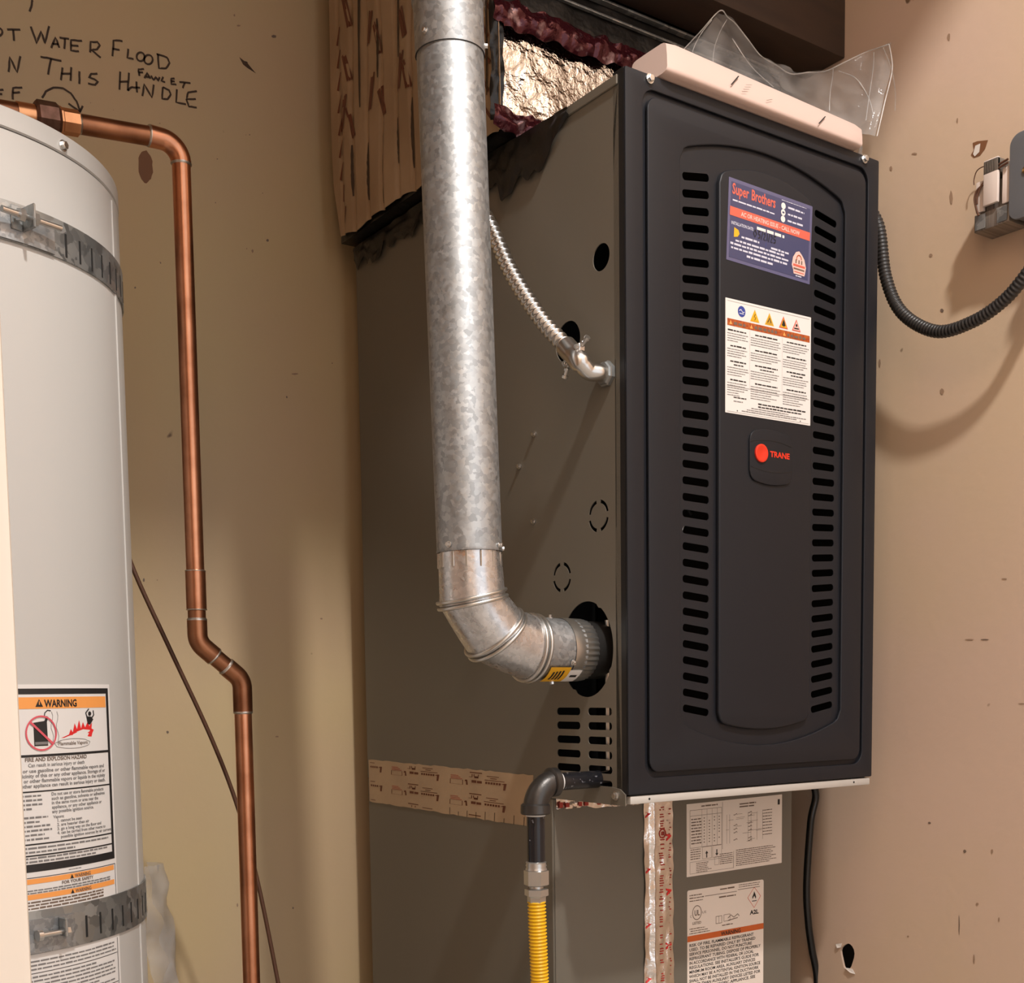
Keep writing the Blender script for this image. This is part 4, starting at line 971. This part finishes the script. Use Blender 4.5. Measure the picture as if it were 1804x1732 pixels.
# pictograms: no-fuel sign, burning figure, vapour cloud
P.stroke('pinkred', [(a, z_(b)) for a, b in circ(-.1008, .0873, .0172, 40, .0178)], .0018, 3, True)
P.poly('ink', [(-.1093, z_(.0738)), (-.0935, z_(.0738)), (-.0938, z_(.0990)), (-.0918, z_(.1040)), (-.0940, z_(.1052)), (-.0968, z_(.1000)), (-.1093, z_(.0985))], 1); P.rect('grey', -.1086, z_(.0752), -.0942, z_(.0782), 2)
P.stroke('pinkred', [(-.1128, z_(.0990)), (-.0880, z_(.0755))], .0024, 4)
P.stroke('ink', [(-.0965, z_(.1040)), (-.0958, z_(.1085)), (-.0925, z_(.1112)), (-.0885, z_(.1106))], .0011, 1)
for off in (0, .0065): P.stroke('grey', [(-.0878 + off + .0014 * math.sin(k * 1.3), z_(.1098 - .0044 * k)) for k in range(9)], .0005, 1)
fl_ = [(-.0772, .0812), (-.0670, .0845), (-.0640, .0905), (-.0615, .0868), (-.0585, .0965), (-.0555, .0900), (-.0520, .0998), (-.0497, .0905), (-.0465, .0975), (-.0435, .0915), (-.0390, .0980), (-.0370, .0925), (-.0325, .0965), (-.0335, .0900), (-.0300, .0885), (-.0325, .0850), (-.0340, .0812)]
P.poly('red', [(a, z_(b)) for a, b in fl_], 1)
P.poly('ink', [(a, z_(b)) for a, b in [(-.0395, .0950), (-.0410, .1035), (-.0335, .1030), (-.0305, .1000), (-.0355, .0945)]], 2); P.poly('ink', [(a, z_(b)) for a, b in circ(-.0358, .1065, .0024, 14)], 2)
P.stroke('ink', [(-.0400, z_(.1030)), (-.0418, z_(.1075)), (-.0368, z_(.1118))], .0014, 2); P.stroke('ink', [(-.0325, z_(.1020)), (-.0292, z_(.1050)), (-.0300, z_(.1100))], .0014, 2)
P.text('softink', 'Flammable Vapors', -.0812, z_(.0735), .0055, bold=.00008, width=.0402); P.stroke('grey', [(-.0612 + .0240 * math.cos(a) * (1 + .04 * math.sin(9 * a)), z_(.0748) + .0052 * math.sin(a)) for a in [2 * math.pi * k / 40 for k in range(40)]], .0005, 1, True)
P.text('softink', 'FIRE AND EXPLOSION HAZARD', -.1206, z_(.0578), .0058, bold=.00015, width=.0775)
P.text('grey', 'Can result in serious injury or death', -.1173, z_(.0520), .0056, bold=.00008, width=.0705)
rows = ['Do not store or use gasoline or other flammable vapors and', 'liquids in the vicinity of this or any other appliance. Storage of or', 'use of gasoline or other flammable vapors or liquids in the vicinity', 'of this or any other appliance can result in serious injury or death.']
for k, t in enumerate(rows): P.text('grey', t, -.1560, z_(.0462 - k * .0053), .0054, bold=.00012, width=.1425 - (.002 if k == 0 else 0))
rows = ['Do not use or store flammable products', 'such as gasoline, solvents or adhesives', 'in the same room or area near the', 'appliance, or any other appliance or', 'any possible ignition source.']
for k, t in enumerate(rows): P.text('grey', t, -.0923, z_(.0205 - k * .0047), .0050, bold=.00010, width=.0765 * len(t) / 39)
rows = ['Vapors:', '1. cannot be seen', '2. are heavier than air', '3. go a long way on the floor and', '4. can be carried from other rooms to', 'possible ignition sources by air currents']
for k, t in enumerate(rows): P.text('grey', t, -.0910 + (.004 if 0 < k < 5 else .008 if k == 5 else 0), z_(-.0040 - k * .0044), .0046, bold=.00010, width=.0760 * len(t) / 40)
for k, wd_ in enumerate((.017, .018, .018, .006, 0, .024, .014, .026, .028, .019, .024)):
    if wd_: P.words('grey', -.165, -.1214 + wd_, z_(.0208 - k * .0046), .0021, rd, 1, (1.5, 4))
P.words('grey', -.20, -.0125, z_(-.0345), .0021, rd, 1, (2, 5)); P.words('grey', -.20, -.065, z_(-.0388), .0021, rd, 1, (2, 5))
P.words('grey', -.20, -.0150, z_(-.0452), .0021, rd, 1, (2, 5)); P.words('grey', -.20, -.035, z_(-.0490), .0021, rd, 1, (2, 5))
P.words('grey', -.075, -.058, z_(-.0618), .0009, rd)
# lower sheet: orange bands and fine print
P.frame('ink', -LW + .006, z_(-.1010), -.0010, z_(-.0645), .0007, 1, 20)
for z in (-.0715, -.0880): P.rect('orange', -LW + .008, z_(z), -.0040, z_(z + .0055), 1, 20)
for z in (-.0713, -.0878):
    P.poly('ink', [(-.0735, z_(z)), (-.0690, z_(z)), (-.0712, z_(z + .0046))], 2); P.text('softink', 'WARNING', -.0672, z_(z + .0003), .0055, bold=.0001, width=.0225, lay=2)
P.text('softink', 'FOR YOUR SAFETY', -.0845, z_(-.0758), .0048, bold=.0001, width=.0435, lay=2)
for z in (-.0792, -.0818): P.words('grey', -.18, -.012, z_(z), .0016, rd, 1, (2, 6))
for z in (-.0918, -.0950, -.0985): P.words('softink', -.18, -.025, z_(z), .0020, rd, 1, (2, 6))
for k in range(40):
    z = -.155 - k * .0042
    if k in (3, 11, 19, 28): P.rect('ink', -LW + .01, z_(z) + .0005, -.004, z_(z) + .0012, 1, 20)
    else: P.words('grey', -.20, -.006 - (rd.uniform(.02, .06) if k % 5 == 4 else rd.uniform(0, .008)), z_(z), .0019, rd, 1, (2, 6))
P.rect('ink', -.0030, z_(-.320), -.0022, z_(-.150))
P.build(lab)
# earthquake straps
def strap(z0, z1, a_brk, label, seed):
    c = tk(-60, (z0 + z1) / 2); o = empty('tank_strap', c, label, 'strap', 'earthquake straps round the water heater')
    v = []; f = []; n = 96; zm = (z0 + z1) / 2; r0, r1 = .0006, .0022
    for i in range(n):
        a = 360 * i / n
        v += [tk(a, z0, r0), tk(a, z0, r1), tk(a, z1, r1), tk(a, z1, r0)]
    for i in range(n):
        b = ((i + 1) % n) * 4; a = i * 4
        f += [(a, a + 1, b + 1, b), (a + 1, a + 2, b + 2, b + 1), (a + 2, a + 3, b + 3, b + 2), (a + 3, a, b, b + 3)]
    band = mk('band', v, f, M['galvdull'], o, 40)
    for k in range(9):                           # long adjustment slots
        a = a_brk + 8 + k * 5.2; zc = zm - .004
        mk('band_slot', [tk(a + d1, zc + d2, c_) for c_ in (.0023, .0026) for d1, d2 in ((-.32, -.012), (.32, -.012), (.32, .012), (-.32, .012))], [(0, 1, 2, 3), (4, 5, 6, 7), (0, 1, 5, 4), (1, 2, 6, 5), (2, 3, 7, 6), (3, 0, 4, 7)], M['dark'], band)
    # overlapping end plate, upright bracket, tension bolt with nut
    v = [tk(a_brk - 8 + 17 * i / 8, z, c_) for i in range(9) for z, c_ in ((z0 + .001, .0024), (z0 + .001, .0042), (z1 - .009, .0042), (z1 - .009, .0024))]
    f = [q for i in range(8) for q in ((4 * i, 4 * i + 1, 4 * i + 5, 4 * i + 4), (4 * i + 1, 4 * i + 2, 4 * i + 6, 4 * i + 5), (4 * i + 2, 4 * i + 3, 4 * i + 7, 4 * i + 6), (4 * i + 3, 4 * i, 4 * i + 4, 4 * i + 7))] + [(0, 1, 2, 3), (32, 33, 34, 35)]
    mk('end_plate', v, f, M['galv'], o, 40)
    nrm = (tk(a_brk, 0, 1) - tk(a_brk, 0)).normalized(); tng = Vector((-nrm.y, nrm.x, 0)); zz = Vector((0, 0, 1))
    def lb(a, b, name, material, bev=.0008):
        bv, bf = box_vf(a, b, bev, 1); base = tk(a_brk, zm, .0042)
        return mk(name, [base + tng * q.x + nrm * q.y + zz * q.z for q in bv], bf, material, o, 30)
    if z0 > 0:
        lb((-.0015, 0, -.008), (.0015, .021, .016), 'bracket', M['galvdull']); lb((-.0140, 0, -.0080), (-.0014, .0014, .016), 'bracket_foot', M['galvdull'])
        b0 = tk(a_brk, zm + .004, .0150)
        turned('bolt', b0 - tng * .030, tng, [(0, .0032), (.066, .0032)], M['steel'], o, 14); turned('hex_nut', b0 + tng * .0018, tng, [(0, .0066), (.007, .0066)], M['steel'], o, 6); turned('hex_nut', b0 - tng * .012, tng, [(0, .0066), (.006, .0066)], M['steel'], o, 6)
    else:
        lb((.0165, 0, -.007), (.0195, .014, .013), 'bracket', M['galvdull'])
        b0 = tk(a_brk, zm - .002, .0105)
        turned('bolt', b0 - tng * .012, tng, [(0, .0060), (.005, .0060), (.0052, .0030), (.030, .0030)], M['steel'], o, 14); turned('hex_nut', b0 + tng * .0195, tng, [(0, .0056), (.005, .0056)], M['steel'], o, 6)
    return o
strap(.5862, .6256, -71.0, 'upper galvanised strap near the top of the water heater', 1)
strap(-.1460, -.1000, -74.0, 'lower galvanised strap crossing the water heater warning label', 2)
# clear plastic film hanging behind the lower strap
def pf(u, v): return tk(-20 + 10 * u + 2 * hn(v * 4, 5), -.085 - .235 * v, .0045 + (.020 * math.sin(u * 3) + .018 * u * math.sin(v * 2.6)) + .006 * hn(u * 6, v * 9))
film_o = crumple_sheet('plastic_film', 12, 26, pf, M['film'], None, nrm=(1, -.3, 0)); tag(film_o, 'torn clear plastic film hanging beside the water heater', 'plastic film')

# ================================================================== COPPER WATER PIPE
CYP, CR = .40, .0112
cop = empty('copper_water_pipe', (at(441, 1732, Y=CYP).x, CYP, ZF), 'copper water pipe with soldered elbows beside the water heater', 'pipe')
k_ = CR / .0143
def cpp(x, z): return Vector((x, CYP, z))
cv = at(330, 600, Y=CYP); xv = cv.x; xl = at(436, 1500, Y=CYP).x
hl = at(45, 202, Y=CYP); hr_ = at(270, 241, Y=CYP); zt2 = hr_.z; msl = (hr_.z - hl.z) / (hr_.x - hl.x)
def hp(px): x = at(px, 215, Y=CYP).x; return cpp(x, zt2 + (x - hr_.x) * msl)
hd = Vector((1, 0, msl))
zz_ = lambda py: at(345, py, Y=CYP).z
xx_ = lambda px: at(px, 215, Y=CYP).x
tube('pipe_run', [hp(-190), hp(270)], CR, M['copper_old'], cop, 24)
tr_ = cpp(TX + .03, zt2 + (TX + .03 - hr_.x) * msl)
tube('tank_riser', [tr_, cpp(TX + .03, ZF + 1.335)], CR, M['copper_old'], cop, 20)
turned('tank_nipple', cpp(TX + .03, ZF + 1.3305), (0, 0, 1), [(0, .017), (.012, .017), (.013, .012)], M['bronze'], cop, 16)
turned('union_nut', hp(61), hd, [(0, .0150), (.003, .0180), (.024, .0180), (.028, .0150)], M['bronze'], cop, 8, 20)
turned('union_tail', hp(30), hd, [(0, .0124), (.026, .0124)], M['copper_bright'], cop, 24)
turned('union_tail', hp(100), hd, [(0, .0152), (.005, .0152), (.006, .0142), (.024, .0142)], M['copper_bright'], cop, 8, 20)
turned('solder_ring', hp(132), hd, [(0, .0130), (.003, .0128), (.006, .0114)], M['solder'], cop, 24)
eR = .024; x_e = xx_(262)
ep = [cpp(x_e, zt2)] + [cpp(xv - eR, zt2 - eR) + Vector((eR * math.sin(t), 0, eR * math.cos(t))) for t in [math.pi / 2 * k / 14 for k in range(15)]] + [cpp(xv, zz_(295))]
tube('elbow', ep, [.0127 if i in (0, len(ep) - 1) else .0123 for i in range(len(ep))], M['copper'], cop, 28)
for c_, d_ in ((cpp(x_e, zt2), (-1, 0, 0)), (cpp(xv, zz_(295)), (0, 0, -1))): turned('solder_ring', c_, d_, [(0, .0128), (.0010, .0126), (.0026, .0114)], M['solder'], cop, 24)
def vrun(x, py0, py1, material): turned('pipe_run', cpp(x, zz_(py0)), (0, 0, -1), [(0, CR), (zz_(py0) - zz_(py1), CR)], material, cop, 28)
vrun(xv, 292, 1012, M['copper'])
turned('coupling', cpp(xv, zz_(1006)), (0, 0, -1), [(0, .0114), (.001, .0126), (zz_(1006) - zz_(1074) - .001, .0126), (zz_(1006) - zz_(1074), .0114)], M['copper'], cop, 28)
for py in (1006, 1074): turned('solder_ring', cpp(xv, zz_(py) + .0012), (0, 0, -1), [(0, .0114), (.001, .0131), (.0020, .0129), (.0028, .0114)], M['solder'], cop, 24)
vrun(xv, 1072, 1100, M['copper_old'])
a1, a2 = cpp(xv, zz_(1132)), cpp(xl, at(428, 1198, Y=CYP).z)
dg2 = (a2 - a1).normalized()
def bend(p_in, corner, p_out, name):
    q = [p_in]; n = 10
    s0 = corner + (p_in - corner).normalized() * .011; s1 = corner + (p_out - corner).normalized() * .011
    for k in range(n + 1):
        t = k / n; q.append(s0 * (1 - t) ** 2 + corner * 2 * t * (1 - t) + s1 * t * t)
    q.append(p_out); return tube(name, q, .0125, M['copper_old'], cop, 28)
bend(a1 + Vector((0, 0, .028)), a1, a1 + dg2 * .027, 'elbow'); bend(a2 - dg2 * .027, a2, a2 + Vector((0, 0, -.042)), 'elbow')
tube('pipe_run', [a1 + dg2 * .024, a2 - dg2 * .024], CR, M['copper_old'], cop, 24)
for c_, d_ in ((a1 + Vector((0, 0, .0285)), (0, 0, 1)), (a1 + dg2 * .027, dg2), (a2 - dg2 * .027, -dg2), (a2 + Vector((0, 0, -.042)), (0, 0, -1))):
    turned('solder_ring', c_, d_, [(-.001, .0127), (.0006, .0127), (.0022, .0115)], M['solder'], cop, 24)
turned('pipe_run', a2 + Vector((0, 0, -.038)), (0, 0, -1), [(0, CR), (a2.z - .038 - ZF, CR)], M['copper'], cop, 28)

# thin copper tube slanting behind
TBY = .50
def tb(px, py): return at(px, py, Y=TBY)
tt = tube('thin_copper_tube', resample(spline([tb(205, 920), tb(240, 1015), tb(300, 1145), tb(372, 1300), tb(418, 1420), tb(452, 1545), tb(490, 1732), tb(540, 2010), Vector((tb(575, 2180).x, TBY, ZF))], 16), .006), .0030, M['brownwire'], None, 10)
tag(tt, 'thin brown copper tube slanting down behind the copper pipe', 'tube')

# ================================================================== RIGHT SIDE
# black flexible conduit from the furnace to the wall box
XC = .474
cp = [(.4445, .035, .80), (.452, .030, .785), at(1548, 400, X=.462), at(1561, 490, X=.468), at(1590, 552, X=XC), at(1650, 584, X=XC), at(1715, 566, X=XC), at(1770, 528, X=XC), at(1812, 478, X=XC), at(1845, 428, X=XC + .006)]
_e = at(1850, 420, X=XC + .008); _z = at(1782, 385, X=XR - .045).z
cp += [Vector((XC + .008, _e.y - .008, _z - .026)), Vector((XC + .008, _e.y - .009, _z - .006))]
pth = resample(spline(cp, 16), .0008)
bc = tube('black_flex_conduit', pth, [.0080 + .0005 * math.sin(i * .0008 / .0050 * 2 * math.pi) for i in range(len(pth))], M['blackflex'], None, 18, smooth=70)
tag(bc, 'black ribbed flexible conduit drooping from furnace to wall box', 'conduit')
# wall box with transformer
def rp(px, py, d=0): q = at(px, py, X=XR - d); return q
b_l = rp(1778, 245, .045); yL = b_l.y; zt3 = b_l.z + .004; zb3 = rp(1782, 385, .045).z - .003
jb = empty('junction_box', (XR - .02, yL - .05, zb3), 'grey metal junction box with rounded cover on the right wall', 'electrical box')
yR = yL - .105
box('box_body', (XR - .040, yR + .004, zb3 + .004), (XR - .0005, yL - .004, zt3 - .004), M['boxgrey'], jb, bev=.004)
plate('cover', rrect(yR, zb3, yL, zt3, .014, 8), [], .004, side(XR - .044), M['boxgrey'], jb, bev=.0012)
p_ = rp(1802, 300, .046); turned('cover_screw', (XR - .0442, p_.y - .003, p_.z), (-1, 0, 0), [(0, .0048), (.0012, .0046), (.002, .003)], M['brass'], jb, 16)
turned('conduit_connector', (XC + .008, pth[-1].y, zb3 + .003), (0, 0, -1), [(0, .014), (.010, .014), (.011, .011), (.03, .0105)], M['galvdull'], jb, 16)
xt0 = XR - .0005
tr = empty('transformer', (XR - .03, rp(1750, 350, .03).y, rp(1750, 410, .03).z), 'small open transformer with pale plates beside the junction box', 'transformer')
def trb(name, x0, y0, x1, y1, d0, d1, material, bev=.0012):
    a = rp(x0, y0, d1); b = rp(x1, y1, d1)
    return box(name, (XR - d1, min(a.y, b.y), min(a.z, b.z)), (XR - d0, max(a.y, b.y), max(a.z, b.z)), material, tr, bev=bev)
yA, yB_ = rp(1722, 350, .034).y, yL + .001
zA, zB2 = rp(1724, 412, .034).z, rp(1724, 330, .034).z
box('mounting_foot', (XR - .040, yB_, zA), (xt0, yA, zA + .022), M['laminate'], tr, bev=.0012)
box('laminated_core', (XR - .034, yB_ + .001, zA + .0225), (xt0, yA - .004, zB2), M['laminate'], tr, bev=.001)
wd = (yA - yB_)
for k, (f0, f1, z0_, z1_, dpt, mm) in enumerate(((.74, .97, zA + .024, zB2 + .004, .040, 'coil_w'), (.27, .68, zA + .027, zB2 + .024, .046, 'coil_w'), (.02, .22, zA + .024, zB2 + .010, .040, 'coil_w'))):
    box('core_plate', (XR - dpt, yB_ + wd * f0, z0_), (XR - dpt + .005, yB_ + wd * f1, z1_), M[mm], tr, bev=.001)
box('end_shell', (XR - .046, yB_ + wd * .27, zB2 + .006), (xt0, yB_ + wd * .68, zB2 + .0235), M['laminate'], tr, bev=.001)
for k in range(2): box('foot_tab', (XR - .0415, yB_ + wd * (.05 + .62 * k), zA + .002), (XR - .0405, yB_ + wd * (.33 + .62 * k), zA + .020), M['galvdull'], tr)
wires = [[(1776, 280), (1752, 296), (1735, 322), (1722, 335), (1717, 350), (1720, 368), (1724, 380)], [(1776, 286), (1748, 304), (1730, 326), (1722, 345), (1721, 360)], [(1776, 290), (1760, 292), (1738, 292), (1722, 300), (1716, 316), (1716, 326)]]
for k, wl in enumerate(wires):
    wo = tube('transformer_wire', spline([rp(x, y, .044 if k < 2 else .012) for x, y in wl], 8), (.0014, .0014, .0007)[k], M['brownwire'], tr, 8)
# black cable under the furnace and thin wire
ck = [Vector((.470, .16, .10)), Vector((.468, .16, .02)), at(1436, 1392, Y=.16), at(1428, 1450, Y=.165), at(1421, 1560, Y=.17), at(1424, 1625, Y=.17), at(1430, 1670, Y=.17), at(1440, 1740, Y=.17), Vector((.505, .16, -.45)), Vector((.495, .15, ZF))]
bcab = tube('black_cable', resample(spline(ck, 12), .004), .0056, M['blackcable'], None, 14); tag(bcab, 'glossy black cable hanging beside the coil cabinet', 'cable')
thin = tube('brown_thermostat_wire', resample(spline([Vector((.4512, .36, -.24)), at(1396, 1619, Y=.30), at(1412, 1640, Y=.27), at(1424, 1660, Y=.25), Vector((.49, .24, -.42)), Vector((.49, .24, ZF))], 10), .004), .0018, M['brownwire'], None, 8); tag(thin, 'thin brown wire crossing behind the black cable', 'wire')

# ================================================================== BOOKLET IN A PLASTIC BAG on the furnace
bk_ = empty('booklet', (.24, .02, H), 'pale pink folded booklet inside a plastic bag on the furnace', 'booklet')
def bcs(u):
    """cross-section of the folded booklet along its length"""
    x = .060 + .345 * u; th = .050 - .012 * u; dp = .033; lift_ = H + .001
    pts = []
    for k in range(20):
        a = 2 * math.pi * k / 20; ca, sa = math.cos(a), math.sin(a)
        e = .30
        yy = dp * math.copysign(abs(ca) ** e, ca); zz = th / 2 * math.copysign(abs(sa) ** e, sa)
        pts.append(Vector((x + .018 * (zz / th), .027 + yy + zz * .45, lift_ + th / 2 + zz)))
    return pts
v = []; n = 20
for i in range(25):
    u = i / 24; ring = bcs(u)
    if i in (0, 24):
        c = sum(ring, Vector()) / n; ring = [c + (q - c) * .93 for q in ring]
    v += ring
f = [(i * n + k, i * n + (k + 1) % n, (i + 1) * n + (k + 1) % n, (i + 1) * n + k) for i in range(24) for k in range(n)] + [tuple(range(n)), tuple(24 * n + k for k in range(n))]
mk('pages', v, f, M['paper'], bk_, 50)
def bface(u, v_, c):                     # front sloping face of the booklet
    r = bcs(u); a = r[13]; b = r[7]; q = r[12].lerp(r[8], v_); return Vector((q.x, q.y - .0040 - c, q.z + .0004))
P = Print(bface, .0003)
for u0, v0, u1, v1 in ((.285, .25, .325, .75), (.735, .10, .775, .60)): P.stroke('ink', [(u0, v0), (u1, v1)], .006 if False else .05 * .12)
for k in range(4): P.stroke('softink', [(.335 + k * .008, .15 + .12 * k), (.365 + k * .008, .25 + .12 * k)], .004)
P.stroke('softink', [(.46, .2), (.49, .35)], .004)
P.build(bk_, 'cover_marks')
# the bag: two stiff creased peaks of film rising behind and beside the booklet
rows_px = [  # (px, py, Y) polyline rows from the resting edge up to the free edge
    [(1172, 148, .012), (1225, 128, .03), (1290, 150, .04), (1350, 178, .045), (1400, 190, .05), (1450, 205, .05), (1510, 232, .04), (1545, 240, .02)],
    [(1180, 120, .06), (1225, 92, .07), (1285, 105, .075), (1345, 140, .075), (1395, 165, .07), (1450, 170, .065), (1515, 170, .05), (1560, 175, .02)],
    [(1196, 98, .08), (1240, 55, .085), (1290, 68, .09), (1335, 110, .09), (1392, 138, .08), (1455, 138, .075), (1520, 122, .05), (1572, 120, .015)],
    [(1200, 92, .09), (1268, 19, .095), (1296, 42, .10), (1340, 98, .10), (1393, 130, .085), (1455, 125, .08), (1525, 92, .05), (1566, 78, .01)]]
grid = [[at(x, y, Y=yy) for x, y, yy in r_] for r_ in rows_px]
dense = [[a.lerp(b, k / 6) for a, b in zip(r_, r_[1:]) for k in range(6)] + [r_[-1]] for r_ in grid]; full = []
for k in range(len(dense[0])): full.append(spline([dense[j][k] for j in range(4)], 6))
nv_ = len(full[0]) - 1; nu_ = len(full) - 1
bag = crumple_sheet('plastic_bag', nu_, nv_, lambda u, v_: full[round(u * nu_)][round(v_ * nv_)] + Vector((0, .006 * hn(u * 13, v_ * 5) - .004 * abs(hn(u * 7 + 4, v_ * 3)), .002 * hn(u * 9, 8))), M['film'], None, th=.0003)
tag(bag, 'clear crumpled plastic bag with two raised corners on the furnace', 'plastic bag')
def bagfront(u, v_):
    r_ = bcs(.02 + .96 * u); a = r_[13] if v_ < .5 else r_[8]; q = r_[13].lerp(r_[7], v_)
    return Vector((q.x, q.y - .003 - .002 * (1 + hn(u * 20, v_ * 4)), q.z + .002))
def bagend(u, v_):
    a = at(1505, 262, Y=.0); b = at(1542, 235, Y=.0); c = at(1548, 268, Y=.01)
    return Vector((.405 + .035 * u, .004 + .02 * u + .004 * hn(u * 5, v_ * 5), H + .002 + (.034 - .010 * u) * v_ + .001))
g = [[bagend(i / 8, j / 6) for j in range(7)] for i in range(9)]
bm_o = crumple_sheet('bag_end', 8, 6, lambda u, v_: g[round(u * 8)][round(v_ * 6)], M['film'], bag, th=.0003)
M['filmglint'] = film('film_edge_highlight', (.80, .78, .76), .62, .12)  # paler film colour draws highlight streaks along the bag's edges and creases
def bedge(pts, r=.0009): return tube('bag_crease_glint', spline(pts, 8), r, M['filmglint'], bag, 6)
bedge([full[k][nv_] for k in range(0, nu_ + 1, 3)], .0008)
for a in (5, 9, 31, 38): bedge([full[a][k] + Vector((0, -.001, 0)) for k in range(2, nv_ + 1, 3)], .0006)
bedge([full[nu_][k] for k in range(0, nv_ + 1, 3)], .0008)
bedge([full[32][14], full[35][10], full[38][6], full[40][3]], .0007); bedge([full[12][12], full[16][8], full[20][5]], .0006)
tube('zip_strip', spline([at(1556, 84, Y=.008), at(1570, 120, Y=.010), at(1577, 160, Y=.014), at(1577, 195, Y=.016)], 8), .0008, M['film'], bag, 6)
